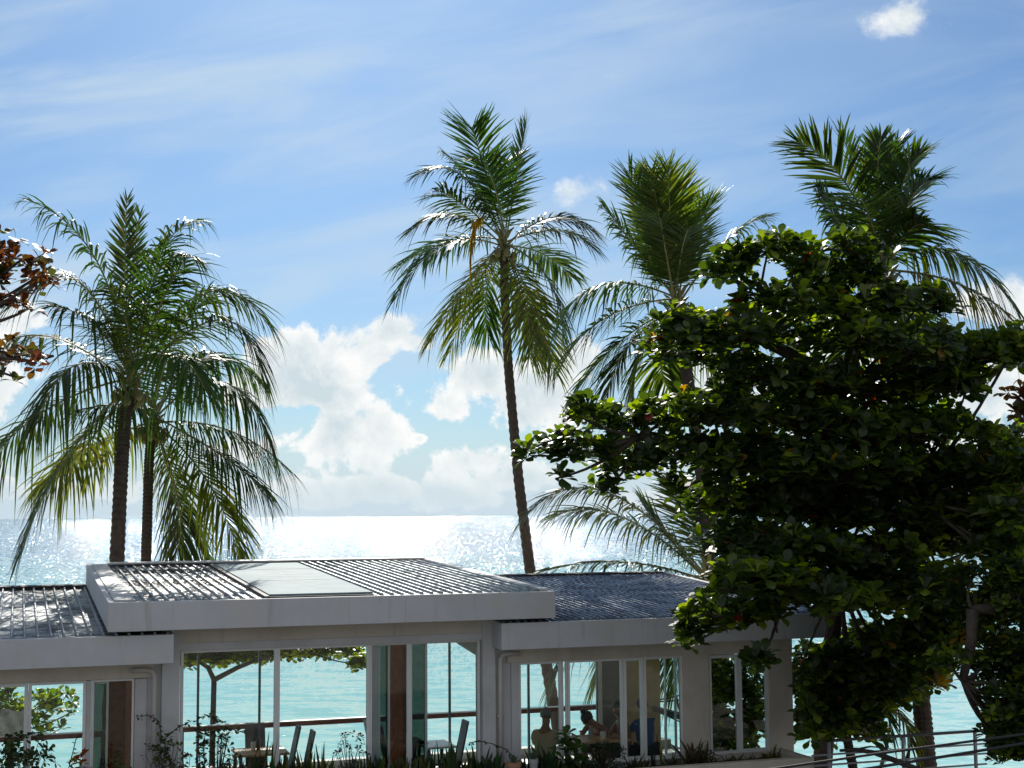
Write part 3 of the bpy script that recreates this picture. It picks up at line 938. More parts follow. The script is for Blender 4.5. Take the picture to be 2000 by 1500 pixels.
Dd = [(1274, 436, 1228, 312, -.6, -1.0, 0, dict(droop=.08)), (1292, 436, 1272, 308, -.8, -1.6, 0, dict(droop=.08)), (1310, 430, 1305, 300, -.9, -1.9, 0, dict(droop=.08, green=(.08, .12, .02))),
      (1320, 446, 1325, 330, .4, .9, 0, dict(droop=.08)), (1352, 452, 1394, 368, -.3, -.6, .3, dict(droop=.12)), (1345, 470, 1375, 372, .7, 1.2, 0, dict(droop=.1)), (1243, 485, 1180, 405, 0, .2, .2),
      (1415, 475, 1492, 425, 0, 0, 0, dict(gap=.35)), (1180, 555, 1092, 635, -.3, -.4, 0, dict(droop=.7)), (1184, 620, 1100, 710, -.8, -1.2), (1210, 668, 1120, 775, -.4, -.6, .4), (1225, 680, 1186, 785, -.9, -1.3, .3),
      (1255, 680, 1238, 790, -.4, -.6), (1290, 700, 1330, 800, .5, 1.0), (1370, 660, 1420, 740, 0, 0), (1400, 620, 1500, 660, 0, .3), (1290, 470, 1262, 390, .9, 1.9, 0, dict(droop=.1)), (1300, 480, 1290, 400, -1.4, -2.6, 0, dict(droop=.1)),
      (1330, 490, 1345, 420, -1.2, -2.4, 0, dict(droop=.1))]
palm('bushy coconut palm with upright bright green fronds behind the broadleaf tree', [(1388, 1135, 0), (1375, 960, 0), (1345, 750, 0)], (1322, 590), 31, Dd, 6, .15, .12, L=.85, droop=.42, green=(.034, .07, .011), n=64)
Ee = [(1772, 400, 1818, 352, -.6, -1.0, .2, dict(droop=.25, L=.75)), (1660, 520, 1600, 500, .3, .6, 0, dict(gap=.2)), (1652, 350, 1558, 250, -.3, -.6, .5, dict(droop=.12, L=.8)), (1678, 345, 1640, 235, .3, .5, 0, dict(droop=.1, gap=.45)), (1715, 350, 1720, 243, -.2, -.3, 0, dict(droop=.03, L=.45)),
      (1728, 360, 1752, 252, 0, .2, .2, dict(droop=.08, L=.6)), (1760, 370, 1800, 300, -.4, -.8, .2, dict(droop=.2)), (1645, 440, 1597, 372, 0, .2, .2), (1772, 455, 1808, 440, -.4, -.8), (1855, 490, 1982, 600, 0, -.3, 0, dict(droop=.8)),
      (1885, 560, 1998, 650, -.6, -1.0, 0, dict(droop=.8, green=(.06, .06, .02))), (1620, 560, 1500, 600, 0, .3), (1700, 420, 1680, 360, -.8, -1.8, 0, dict(droop=.1, gap=.3)), (1745, 430, 1775, 380, .8, 1.6, 0, dict(droop=.15, gap=.3)),
      (1780, 640, 1800, 800, .5, 1.0), (1760, 600, 1770, 740, -.3, -.5), (1680, 640, 1600, 760, .4, .9)]
palm('coconut palm with ragged upright fronds rising at the right above the broadleaf crown', [(1812, 1505, 0), (1800, 1380, 0), (1775, 1000, 0), (1745, 700, 0)], (1728, 530), 25, Ee, 7, .17, .12, L=.72, droop=.35, n=58)
Ff = [(1215, 1010, 1080, 1010, .5, .8, .2, dict(droop=.5)), (1186, 962, 1030, 1005, -.3, -.4, 0, dict(droop=.45)), (1305, 1050, 1255, 985, .3, .4, .3, dict(droop=.25)), (1215, 1098, 1040, 1122, -.5, -1.0, 0, dict(droop=.35, L=.6)),
      (1180, 1190, 1078, 1345, .2, .2, 0, dict(droop=.6)), (1240, 1200, 1165, 1330, .6, 1.0, 0, dict(droop=.6)), (1330, 1210, 1318, 1360, .3, .4), (1270, 1180, 1215, 1400, 1.0, 1.6), (1400, 1010, 1440, 930, .5, 1.0, 0, dict(droop=.2)),
      (1350, 1010, 1320, 940, .8, 1.5, 0, dict(droop=.2)), (1450, 1090, 1560, 1180, .5, .9)]
palm('young coconut palm spreading its fronds low behind the right wing roof', [(1392, 1330, 0), (1390, 1220, 0)], (1385, 1128), 30.5, Ff, 8, .11, .10, L=.95, droop=.5, green=(.034, .05, .016), nuts=False, n=78)
Gg = [(1730, 1385, 1722, 1500, -.1, -.2, 0, dict(droop=.5, L=.4)), (1755, 1390, 1775, 1480, .1, .2, 0, dict(droop=.5, L=.4)), (1690, 1310, 1640, 1420, .2, .3, 0, dict(L=.4)), (1700, 1300, 1800, 1330, .2, .5, 0, dict(L=.4)), (1680, 1290, 1620, 1270, .2, .5, 0, dict(L=.4))]
palm('small slanting palm with narrow trunk behind the metal railing', [(1668, 1510, 0), (1652, 1430, 0)], (1648, 1330), 24.5, Gg, 9, .085, .07, L=.4, droop=.5, nuts=False, n=40, boots=False)
# yellow withered frond hanging in the crown of the centre palm
hub = at(950, 430, 35.2)
ra, le = frond_mesh(Vector((0, 0, 0)), at(928, 440, 35.2) - hub, at(920, 525, 35.2) - hub, 77, L=.30, droop=1.1, n=50, green=(.34, .22, .02), wleaf=.05)
cp = [o for o in bpy.data.objects if o.name.startswith('palm_tree') and 'centre' in o.get('label', '')][0]
fo = le.build('withered_frond', M['palm_leaf'], cp, colors=True); fo.location = hub - cp.location
fo['label'] = 'yellow withered frond'
ra.build('stalk', M['petiole'], fo)

# ------------------------------------------------------------------ broadleaf trees (rosettes of large spoon-shaped leaves)
def leaf(mb, P, d, nrm, L, wd, bend):
    """spoon-shaped leaf from P along d; nrm is roughly the upper side"""
    sd = d.cross(nrm)
    if sd.length < .01: sd = Vector((1, 0, 0))
    sd.normalize(); up = sd.cross(d).normalized()
    prof = ((0, .05), (.30, .34), (.62, .92), (.84, .86), (1.0, .12))
    i = len(mb.v)
    for s_, wp in prof:
        c = P + d * (L * s_) + up * (-bend * L * s_ * s_)
        h = wd * wp * .5
        mb.v += [tuple(c - sd * h + up * h * .25), tuple(c + sd * h + up * h * .25)]
    for j in range(4):
        mb.f.append((i + 2 * j, i + 2 * j + 1, i + 2 * j + 3, i + 2 * j + 2)); mb.c.append(mb.col)


def rosette(mb, P, axis, r, L, pal, nl=8, flat=.35):
    axis = axis.normalized()
    u = axis.cross(Vector((.3, .8, .1))).normalized(); v = axis.cross(u)
    base = pal(r)
    while base[0] > base[1] and r.random() < .93 and pal is not pal_rust: base = pal(r)
    for k in range(nl):
        an = 2.4 * k + r.uniform(-.3, .3)
        rad = u * cos(an) + v * sin(an)
        el = r.uniform(-.15, 1.25) if flat < .39 else r.uniform(-.2, 1.0)
        d = (rad * cos(el) + axis * sin(el)).normalized()
        c = base if r.random() < .8 else pal(r)
        s_ = r.uniform(.75, 1.25)
        mb.col = tuple(min(1, q * s_) for q in c)
        leaf(mb, P + rad * .02, d, axis, L * r.uniform(.65, 1.2), L * r.uniform(.54, .70), r.uniform(.0, .35))


def pal_green(r):
    q = r.random()
    if q < .012: return (.20, .025, .02)
    if q < .04: return (.16, .09, .015)
    if q < .18: return (.11, .15, .018)
    if q < .45: return (.05, .08, .018)
    return (.024, .042, .016)


def pal_rust(r):
    q = r.random()
    if q < .35: return (.10, .033, .014)
    if q < .6: return (.09, .05, .012)
    if q < .85: return (.06, .075, .02)
    return (.10, .03, .02)


def broadleaf(label, clumps, base, seed, pal, L=.20, dens=1.0, group=None, avoid=None, trunk_r=.16, name='broadleaf_tree', hubs=None):
    r = random.Random(seed)
    root = thing(name, label, 'tree', tuple(base), 0, group)
    O_ = Vector(base)
    cr = MB(); br = MB()
    hub = (hubs or [Vector(base) + Vector((0, 0, 2.2))])
    br.tube([Vector((0, 0, -.1)), (hub[0] - O_) * .5 + Vector((.05, .04, 0)), hub[0] - O_], [trunk_r, trunk_r * .85, trunk_r * .7], 10)
    for ih in range(1, len(hub)):
        h1 = hub[ih]; h0 = min(hub[:ih], key=lambda q: (q - h1).length)
        br.tube([h0 - O_, (h0 + h1) / 2 - O_ + Vector((.05, 0, .05)), h1 - O_], [trunk_r * .7, trunk_r * .6, trunk_r * .45], 8)
    for (px, py, rx, ry, Y, n) in clumps:
        c = at(px, py, Y); k = Y / FPX
        ax, az = rx * k, ry * k; ay = (ax + az) * .55
        h = min(hub, key=lambda q: (q - c).length)
        midp = (h + c) / 2 + Vector((r.uniform(-.15, .15), r.uniform(-.15, .15), -.12 * (h - c).length))
        bl = [bez(h, midp, c, j / 6) - O_ for j in range(7)]
        br.tube(bl, [trunk_r * .16 * (1 - j / 8) + .007 for j in range(7)], 6)
        for _ in range(int(n * dens)):
            th = r.uniform(0, 2 * pi); ph = math.acos(r.uniform(-1, 1)); rad = r.uniform(.25, 1.0) ** .5
            o = Vector((sin(ph) * cos(th), sin(ph) * sin(th), cos(ph))) * rad
            if o.z < 0: o.z *= .75
            P = c + Vector((o.x * ax, o.y * ay, o.z * az))
            if avoid and avoid(P): continue
            axis = Vector((o.x * .45, o.y * .45, .8 + .3 * max(o.z, -.2))) + Vector((r.uniform(-.3, .3), r.uniform(-.3, .3), 0))
            rosette(cr, P - O_, axis, r, L, pal, nl=r.randint(6, 9))
            if r.random() < .45:
                br.tube([P - O_, (P + c) / 2 - O_ + Vector((0, 0, -.04)), c - O_], [.006, .009, .014], 4, cap=False)
    br.build('trunk', M['bark2'], root, smooth=True)
    cr.build('crown', M['rust_leaf'] if pal is pal_rust else M['almond_leaf'], root, colors=True)
    return root


CL = [(1500, 490, 75, 32), (1430, 530, 55, 45), (1560, 510, 50, 45), (1610, 545, 55, 45), (1655, 490, 42, 42), (1700, 520, 50, 40), (1590, 600, 80, 40), (1480, 585, 60, 28),
      (1690, 590, 85, 45), (1790, 600, 75, 40), (1350, 655, 75, 42), (1320, 625, 40, 22), (1440, 655, 85, 42), (1560, 655, 95, 42), (1680, 665, 95, 45), (1800, 680, 95, 45), (1900, 690, 75, 40), (1975, 690, 50, 45),
      (1300, 690, 50, 28), (1385, 705, 50, 22), (1480, 735, 90, 38), (1600, 745, 100, 42), (1720, 755, 100, 42), (1830, 760, 80, 38), (1895, 745, 45, 35),
      (1135, 815, 42, 30), (1200, 825, 70, 38), (1300, 815, 80, 38), (1410, 805, 90, 42), (1530, 820, 100, 45), (1650, 835, 95, 45), (1760, 845, 90, 40), (1850, 835, 55, 35),
      (1075, 865, 40, 28), (1040, 890, 26, 22), (1130, 880, 60, 38), (1230, 900, 80, 42), (1340, 890, 90, 42), (1460, 900, 95, 48), (1580, 915, 95, 48), (1700, 920, 95, 48), (1810, 925, 90, 45), (1910, 915, 75, 38), (1985, 925, 45, 40),
      (1085, 935, 22, 16), (1190, 950, 30, 22), (1320, 955, 40, 22), (1425, 975, 75, 40), (1520, 985, 95, 48), (1640, 1000, 95, 48), (1760, 1005, 95, 48), (1870, 1000, 85, 45), (1965, 1000, 60, 48),
      (1430, 1060, 45, 38), (1480, 1070, 75, 42), (1590, 1080, 90, 48), (1710, 1085, 90, 48), (1815, 1070, 70, 40), (1960, 1055, 55, 32), (1450, 1130, 50, 42), (1410, 1190, 45, 32), (1520, 1155, 75, 42), (1630, 1160, 85, 45), (1745, 1165, 85, 48), (1835, 1150, 50, 45), (1940, 860, 50, 20), (1990, 880, 30, 22), (1930, 960, 60, 35), (1990, 960, 40, 35), (1900, 1050, 60, 35), (1990, 1090, 30, 40), (1930, 1080, 50, 20)]
clumps = []
rr0 = random.Random(11)
for (x, y, rx, ry) in CL:
    Y0 = 19.6 + rr0.uniform(-.5, .8)
    n = rx * ry / 78
    clumps.append((x, y, rx, ry, Y0, int(n * .62)))
    if x > 1380 and y > 640:
        Yb = Y0 + rr0.uniform(1.3, 2.3)
        if y > 1090 and x < 1650: Yb = Y0 - rr0.uniform(.8, 1.3)
        clumps.append((x + rr0.uniform(-20, 20), y + rr0.uniform(-15, 15), rx, ry * .9, Yb, int(n * .5)))
        if y > 780:
            Yc = Y0 + (rr0.uniform(2.6, 3.6) if not (y > 1090 and x < 1650) else -1.6)
            clumps.append((x + rr0.uniform(-30, 30), y + rr0.uniform(-15, 15), rx, ry * .9, Yc, int(n * .4)))
# twigs hanging in front of the fascia of the right wing
clumps += [(1345, 1232, 26, 20, 19.0, 5), (1335, 1262, 14, 12, 18.9, 2), (1390, 1215, 30, 20, 19.0, 6), (1450, 1212, 40, 16, 19.1, 7), (1500, 1205, 34, 14, 19.1, 6), (1480, 1292, 26, 22, 19.0, 6), (1518, 1235, 8, 8, 19.0, 1), (1612, 1203, 16, 8, 19.2, 2)]
# behind the end wall, lower right
LOW = [(1800, 1270, 60, 42), (1870, 1235, 55, 35), (1755, 1345, 45, 42), (1700, 1430, 25, 25), (1820, 1330, 30, 22), (1600, 1310, 45, 45), (1620, 1400, 40, 50), (1670, 1320, 50, 50), (1850, 1200, 50, 35),  (1690, 1270, 75, 45), (1780, 1255, 65, 42), (1590, 1360, 45, 45), (1660, 1345, 65, 45), (1735, 1330, 50, 40), (1590, 1425, 40, 36), (1640, 1400, 45, 35), (1705, 1385, 40, 28), (1565, 1300, 30, 60), (1572, 1390, 28, 60)]
for (x, y, rx, ry) in LOW:
    n = rx * ry / 78
    for Yk in (21.3, 22.3, 23.8, 24.8):
        clumps.append((x, y, rx, ry, Yk, int(n * .6)))


def avoid_building(P):
    q = P - BO
    a, d = q.dot(BE), q.dot(BN)
    if -1.0 < a < 5.5 and d > -.75 and d < 6.3 and P.z < 3.3 + .06 * max(d, 0): return True
    # keep the end of the fascia in view
    v = P - CC
    if v.y < 22.5:
        f_ = v.dot(FW); x_ = 1000 + FPX * v.dot(RT) / f_; y_ = 750 - FPX * v.dot(UP) / f_
        if (y_ > 1204 and 1525 < x_ < 1650 and y_ < 1268) or (y_ > 1230 and 1500 < x_ < 1572): return True
    return False


tb = W(5.38, .5, 0)
broadleaf('huge dark sea almond tree covering the right end of the cafe', clumps, tb, 21, pal_green, L=.215, dens=1.5, avoid=avoid_building, trunk_r=.17,
          hubs=[at(1618, 1290, 23.2), at(1640, 1120, 21.6), at(1560, 950, 20.4), at(1780, 960, 20.5), at(1640, 760, 20.6), at(1430, 900, 20.2), at(1480, 660, 20.2), at(1530, 1120, 20.4), at(1250, 850, 20.0)])
# second broadleaf tree at the right margin
R2 = [(1985, 1430, 45, 60), (1950, 1440, 30, 40), (1930, 1195, 50, 45), (1960, 1385, 42, 45), (1975, 1450, 42, 45), (1905, 1300, 35, 25), (1985, 1180, 45, 60), (1990, 1300, 45, 60), (1965, 1165, 50, 50), (1990, 1240, 45, 45), (1940, 1275, 45, 40), (1885, 1245, 40, 32), (1850, 1290, 40, 25), (1985, 1320, 50, 40), (1930, 1345, 35, 22), (1985, 1390, 40, 35), (1995, 1450, 45, 45), (1960, 1478, 25, 22), (1975, 1120, 40, 35), (1905, 1120, 35, 20), (2060, 1200, 60, 120), (2050, 1400, 60, 120)]
tb2 = at(2150, 1500, 18.0); tb2.z = 0
broadleaf('fine twigged broadleaf tree at the lower right edge beside the railing', [(x, y, rx, ry, 18 + (i % 3) * .5, int(rx * ry / 38)) for i, (x, y, rx, ry) in enumerate(R2)], tb2, 31, pal_green, L=.13, trunk_r=.12,
          hubs=[at(2120, 1300, 18), at(2010, 1200, 18.2), at(1900, 1190, 18.3), at(1880, 1330, 18.3)])
# reddish leaves at the right edge, from a tree out of the frame
R3 = [(1985, 775, 30, 22), (1992, 815, 22, 18), (2040, 790, 60, 50), (2190, 850, 110, 110), (2320, 740, 140, 120), (2270, 1000, 130, 90)]
tb3 = at(2300, 1500, 17.0); tb3.z = 0
broadleaf('dark red leaved twig reaching in at the right edge', [(x, y, rx, ry, 17.0, max(3, int(rx * ry / 130))) for (x, y, rx, ry) in R3], tb3, 33, pal_rust, L=.15, hubs=[at(2200, 900, 17)])
# branches with rust coloured leaves at the left edge
L1 = [(10, 470, 40, 22), (45, 505, 55, 32), (15, 540, 45, 35), (80, 545, 40, 35), (30, 585, 50, 28), (100, 520, 28, 16), (60, 600, 22, 12), (-50, 530, 60, 80), (10, 690, 50, 30), (60, 705, 45, 22), (25, 735, 28, 18), (105, 695, 40, 9), (-50, 710, 50, 60), (-260, 620, 150, 110), (-330, 800, 140, 110)]
tb4 = at(-420, 1500, 16.0); tb4.z = 0
broadleaf('rust red and green leaved branches reaching in at the left edge', [(x, y, rx, ry, 16.0 + (i % 3) * .2, max(2, int(rx * ry / 150))) for i, (x, y, rx, ry) in enumerate(L1)], tb4, 35, pal_rust, L=.15, dens=.8, hubs=[at(-300, 800, 16), at(-150, 640, 16)])
# small spreading tree between cafe and sea, seen through the main windows
T1 = [(370, 1284, 30, 18), (430, 1284, 45, 22), (500, 1280, 45, 19), (560, 1272, 45, 17), (620, 1272, 45, 15), (675, 1272, 32, 14), (702, 1296, 14, 18), (470, 1262, 60, 14), (600, 1256, 70, 12), (400, 1262, 50, 14), (360, 1300, 14, 12)]
tb5 = at(398, 1480, 28.5); tb5.z = SEA_Z + .3
broadleaf('small spreading tree with a forked trunk seen through the main windows', [(x, y, rx, ry, 28.5 + (i % 3) * .35, max(6, int(rx * ry / 12))) for i, (x, y, rx, ry) in enumerate(T1)], tb5, 41,
          lambda r: (.14, .17, .02) if r.random() < .4 else pal_green(r), L=.17, trunk_r=.075, hubs=[at(418, 1328, 28.5), at(500, 1290, 28.5), at(385, 1290, 28.5), at(590, 1268, 28.5)])
T2 = [(80, 1375, 40, 22), (115, 1368, 28, 14), (60, 1405, 40, 25), (140, 1390, 14, 8), (100, 1425, 22, 8), (15, 1350, 30, 45), (0, 1400, 40, 40)]
tb6 = at(20, 1500, 26.5); tb6.z = SEA_Z + .3
broadleaf('bright green leafy branch seen through the left wing window', [(x, y, rx, ry, 26.5 + (i % 2) * .4, max(3, int(rx * ry / 55))) for i, (x, y, rx, ry) in enumerate(T2)], tb6, 43,
          lambda r: (.15, .19, .02) if r.random() < .5 else (.05, .09, .02), L=.19, hubs=[at(20, 1430, 26.5)], trunk_r=.09)
# dark broadleaf seen through the far right window
tb7 = W(4.0, 4.4, .1)
T3 = [(1400, 1330, 40, 60), (1450, 1330, 40, 60), (1480, 1400, 35, 60), (1410, 1420, 30, 60), (1450, 1440, 40, 50)]
broadleaf('dense dark shrub behind the narrow window at the right end of the cafe', [(x, y, rx, ry, 27.0 + (i % 2) * .4, int(rx * ry / 40)) for i, (x, y, rx, ry) in enumerate(T3)], tb7, 45, pal_green, L=.2, name='shrub', hubs=[W(4.0, 4.4, 1.0)], trunk_r=.06)

# ------------------------------------------------------------------ planting along the facade
def G(px, py, z):
    r = ray(px, py); t = (z - CAM_Z) / r.z
    P = CC + r * t
    return (P - BO).dot(BE), (P - BO).dot(BN)


SOIL = .66


def spot(px, py, d=-.5):
    """foot on the planter soil below the photo column px, and the height of photo row py there"""
    a, z = F(px, py, d)
    return a, z


def blade(mb, base, d, L, wd, bend, r):
    side = d.cross(Vector((r.uniform(-1, 1), r.uniform(-1, 1), .1))).normalized()
    nrm = side.cross(d).normalized()
    i = len(mb.v)
    for s_, wp in ((0, .6), (.3, 1), (.65, .8), (.9, .35), (1, .04)):
        c = base + d * (L * s_) + nrm * (bend * L * s_ * s_) - Vector((0, 0, abs(bend) * .4 * L * s_ * s_))
        h = side * (wd * wp * .5)
        mb.v += [tuple(c - h), tuple(c + nrm * (wd * .12 * wp)), tuple(c + h)]
    for j in range(4):
        for k in (0, 1):
            mb.f.append((i + 3 * j + k, i + 3 * j + k + 1, i + 3 * j + k + 4, i + 3 * j + k + 3)); mb.c.append(mb.col)


def spiky(label, px, top, n, wd, spread, seed, col=(.03, .06, .02), d=-.5, name='snake_plant', cat='plant', bend=.1, group=None, zfoot=SOIL):
    r = random.Random(seed)
    a, z = spot(px, top, d)
    h = max(.25, z - zfoot)
    p = W(a, d, zfoot)
    root = thing(name, label, cat, tuple(p), 0, group)
    q = MB()
    for k in range(int(n * 2.6)):
        L = h * (1.0 if k == 0 else r.uniform(.5, .96))
        dr = Vector((r.uniform(-spread, spread), r.uniform(-spread, spread), 1)).normalized() if k else Vector((r.uniform(-.1, .1), 0, 1)).normalized()
        q.col = tuple(c * r.uniform(.6, 1.5) for c in col) if r.random() < .85 else (.14, .13, .03)
        blade(q, Vector((r.uniform(-.12, .12), r.uniform(-.08, .08), 0)), dr, L, wd * r.uniform(.7, 1.2), r.uniform(-bend, bend) * 2, r)
    q.build('leaves', M['plant_leaf'], root, colors=True)
    return root


def bush(label, px, top, wpx, seed, n=70, L=.07, pal=None, d=-.5, flowers=None, name='bush', cat='plant', bottom=None):
    r = random.Random(seed)
    a, z = spot(px, top, d)
    h = z - SOIL; p = W(a, d, SOIL); hw = wpx / 2 * 20.5 / FPX
    root = thing(name, label, cat, tuple(p), 0)
    q = MB(); st = MB(); fl = MB()
    pal = pal or pal_green
    for k in range(n):
        t_, rad = r.random(), r.uniform(0, 1) ** .6
        an = r.uniform(0, 2 * pi)
        zz = h * (.12 + .88 * t_); sp = hw * (.55 + .45 * sin(pi * t_)) * rad
        P = Vector((cos(an) * sp, sin(an) * sp * .7, zz))
        rosette(q, P, Vector((P.x, P.y, .25)) , r, L, pal, nl=r.randint(4, 7), flat=.4)
        if r.random() < .5: st.tube([Vector((0, 0, 0)), P * .5 + Vector((0, 0, .05)), P], [.008, .006, .003], 4, cap=False)
        if flowers and t_ > .4 and r.random() < flowers[1]:
            fl.col = flowers[0]
            for _ in range(6):
                o = Vector((r.uniform(-.03, .03), r.uniform(-.03, .03), r.uniform(0, .05)))
                leaf(fl, P + o, Vector((r.uniform(-1, 1), r.uniform(-1, 1), r.uniform(.2, 1))).normalized(), Vector((0, 0, 1)), .035, .03, .1)
    q.build('leaves', M['plant_leaf'], root, colors=True)
    st.build('stems', M['bark2'], root)
    if fl.f: fl.build('flowers', M['plant_leaf'], root, colors=True)
    return root


def vine(label, paths, seed, L=.055, d=-.45, pal=None, name='climbing_vine', step=.035):
    r = random.Random(seed)
    a, _ = spot(paths[0][0][0], paths[0][0][1], d)
    p = W(a, d, SOIL)
    root = thing(name, label, 'vine', tuple(p), 0)
    q = MB(); st = MB(); pal = pal or pal_green
    for path in paths:
        pts = []
        for (x, y) in path:
            aa, zz = F(x, y, d); pts.append(W(aa, d + r.uniform(-.04, .04), zz) - p)
        st.tube(pts, [.007] * (len(pts) - 1) + [.003], 5)
        for k in range(len(pts) - 1):
            seg = (pts[k + 1] - pts[k]); n = max(1, int(seg.length / step))
            for j in range(n):
                P = pts[k] + seg * ((j + r.random()) / n)
                q.col = tuple(c * r.uniform(.6, 1.4) for c in pal(r))
                dd = Vector((r.uniform(-1, 1), r.uniform(-1, 1), r.uniform(-.7, .6))).normalized()
                leaf(q, P, dd, Vector((0, -.3, 1)), L * r.uniform(.7, 1.3), L * .75, .2)
    q.build('leaves', M['plant_leaf'], root, colors=True)
    st.build('stems', M['bark2'], root)
    return root


def olive(r): return (.05, .075, .02) if r.random() < .6 else (.09, .11, .02)
def violet(r): return (.03, .05, .03) if r.random() < .6 else (.05, .035, .09)


bush('dark leafy bush below the window of the left wing, at the left margin', 45, 1438, 120, 101, n=120, L=.09)
bush('small plant with red and yellow leaves left of the brown doorway', 155, 1470, 36, 102, n=14, L=.10, pal=lambda r: (.35, .06, .02) if r.random() < .4 else (.30, .22, .03))
vine('thin upright sprig in front of the left wing sea view', [[(132, 1510), (142, 1470), (148, 1445), (160, 1432)], [(145, 1490), (155, 1475), (166, 1460)]], 103, L=.05)
bush('round moss green bush under the brown doorway', 228, 1476, 62, 104, n=70, L=.05, pal=lambda r: (.07, .12, .015))
vine('vine arching over the pale column left of the main windows', [[(335, 1510), (328, 1470), (316, 1440), (312, 1418), (305, 1404), (292, 1398), (266, 1399)], [(330, 1470), (305, 1460), (283, 1455)], [(325, 1440), (345, 1422), (366, 1412), (376, 1408)]], 105, step=.022)
bush('yellow green climber heaped at the foot of the pale left column', 322, 1442, 80, 106, n=60, L=.07, pal=olive)
bush('pinkish orange flowering plant beside the first main window', 366, 1464, 36, 107, n=10, L=.07, flowers=((.55, .22, .12), .9))
vine('dark climber wound up the thin window post', [[(392, 1510), (388, 1460), (390, 1420), (385, 1398)], [(400, 1500), (398, 1450), (402, 1425)], [(410, 1430), (440, 1420), (478, 1432)], [(398, 1395), (415, 1400), (440, 1411)]], 108, L=.065, step=.014)
bush('dark leafy climber with round leaves left of the first table', 425, 1425, 85, 109, n=60, L=.075)
spiky('single long pointed snake plant blade in front of the first table', 520, 1425, 4, .055, .12, 110)
spiky('low snake plant clump with a bent blade at the table edge', 485, 1458, 9, .06, .5, 111, bend=.3)
spiky('snake plant with reddish blade beside the white window post', 552, 1460, 7, .06, .2, 112, col=(.05, .05, .02))
spiky('snake plant between the two leaning chair backs', 590, 1446, 8, .055, .2, 113)
spiky('tall narrow snake plant right of the leaning chair backs', 618, 1437, 8, .05, .25, 114)
spiky('short snake plant row under the sea view left of the violet shrub', 645, 1466, 9, .05, .3, 115)
bush('violet flowering shrub in front of the second main window', 682, 1430, 85, 116, n=48, L=.05, pal=violet, flowers=((.20, .12, .42), .28))
spiky('dense snake plant clump below the brown timber panel', 735, 1462, 14, .06, .35, 117)
spiky('dark snake plants under the small table by the brown panel', 790, 1466, 14, .06, .35, 118)
spiky('snake plant with blunt blade right of the brown panel', 843, 1452, 8, .07, .15, 119)
spiky('snake plant with tall narrow tip in front of the pale table', 872, 1438, 8, .06, .18, 120)
spiky('snake plant leaning to the right of the single chair back', 930, 1448, 9, .06, .4, 121)
spiky('broad bladed snake plant at the foot of the middle column', 962, 1462, 8, .075, .35, 122)
vine('thin vine trailing from the chair back down to the flower pot', [[(915, 1450), (935, 1447), (960, 1452), (985, 1462), (1008, 1482), (1012, 1500)]], 123, L=.05, step=.03)
spiky('large agave like plant in front of the person in beige', 1062, 1440, 12, .10, .55, 124, col=(.035, .06, .03), name='agave')
bush('bright green broad leaved plant in front of the dining table', 1105, 1424, 60, 125, n=26, L=.14, pal=lambda r: (.05, .11, .02))
bush('dark feathery bush below the right wing window', 1175, 1452, 120, 126, n=150, L=.05, pal=lambda r: (.03, .05, .03))
spiky('low grass tuft right of the feathery bush', 1245, 1462, 16, .03, .7, 127, col=(.05, .05, .025), name='grass_tuft')
spiky('plant with two dark upright seed spikes before the side railing', 1286, 1416, 3, .05, .1, 128, col=(.02, .03, .02), name='spiked_plant')
spiky('thin grass tuft with arching blades below the right wing sea view', 1315, 1462, 16, .025, .9, 129, col=(.05, .06, .03), name='grass_tuft', bend=.4)
spiky('brownish aloe with one raised pointed leaf against the beige wall', 1358, 1428, 10, .07, .6, 130, col=(.07, .055, .03), name='aloe', bend=.3)
bush('low rusty ground plant at the foot of the beige wall', 1375, 1466, 60, 131, n=40, L=.06, pal=lambda r: (.10, .06, .02) if r.random() < .5 else (.05, .07, .02), d=-.4)
spiky('small grass tuft under the narrow window', 1432, 1468, 12, .025, .9, 132, col=(.06, .06, .03), name='grass_tuft', bend=.4)
spiky('long leaved yellowish plant at the right corner of the wall', 1508, 1446, 9, .045, .9, 133, col=(.12, .10, .03), name='corner_plant', bend=.3)
spiky('dry brown tuft right of the narrow window', 1470, 1470, 10, .025, .9, 134, col=(.09, .07, .03), name='grass_tuft', bend=.4)


def pot(label, px, top, wpx, mt, seed, d=-.72):
    a, z = spot(px, top, d)
    k = wpx / 2 * 20.5 / FPX
    zt = z
    root = thing('flower_pot', label, 'flower pot', tuple(W(a, d, SOIL)), 0)
    h = zt - SOIL
    q = MB(); q.tube([(0, 0, 0), (0, 0, h * .8), (0, 0, h * .82), (0, 0, h)], [k * .7, k * .95, k * 1.08, k * 1.08], 16)
    q.build('pot', M[mt], root, smooth=False)
    r = random.Random(seed); q = MB()
    for _ in range(14):
        q.col = (.09, .13, .10)
        blade(q, Vector((r.uniform(-.04, .04), r.uniform(-.04, .04), h)), Vector((r.uniform(-.8, .8), r.uniform(-.8, .8), 1)).normalized(), .12, .04, .1, r)
    q.build('succulent', M['plant_leaf'], root, colors=True)


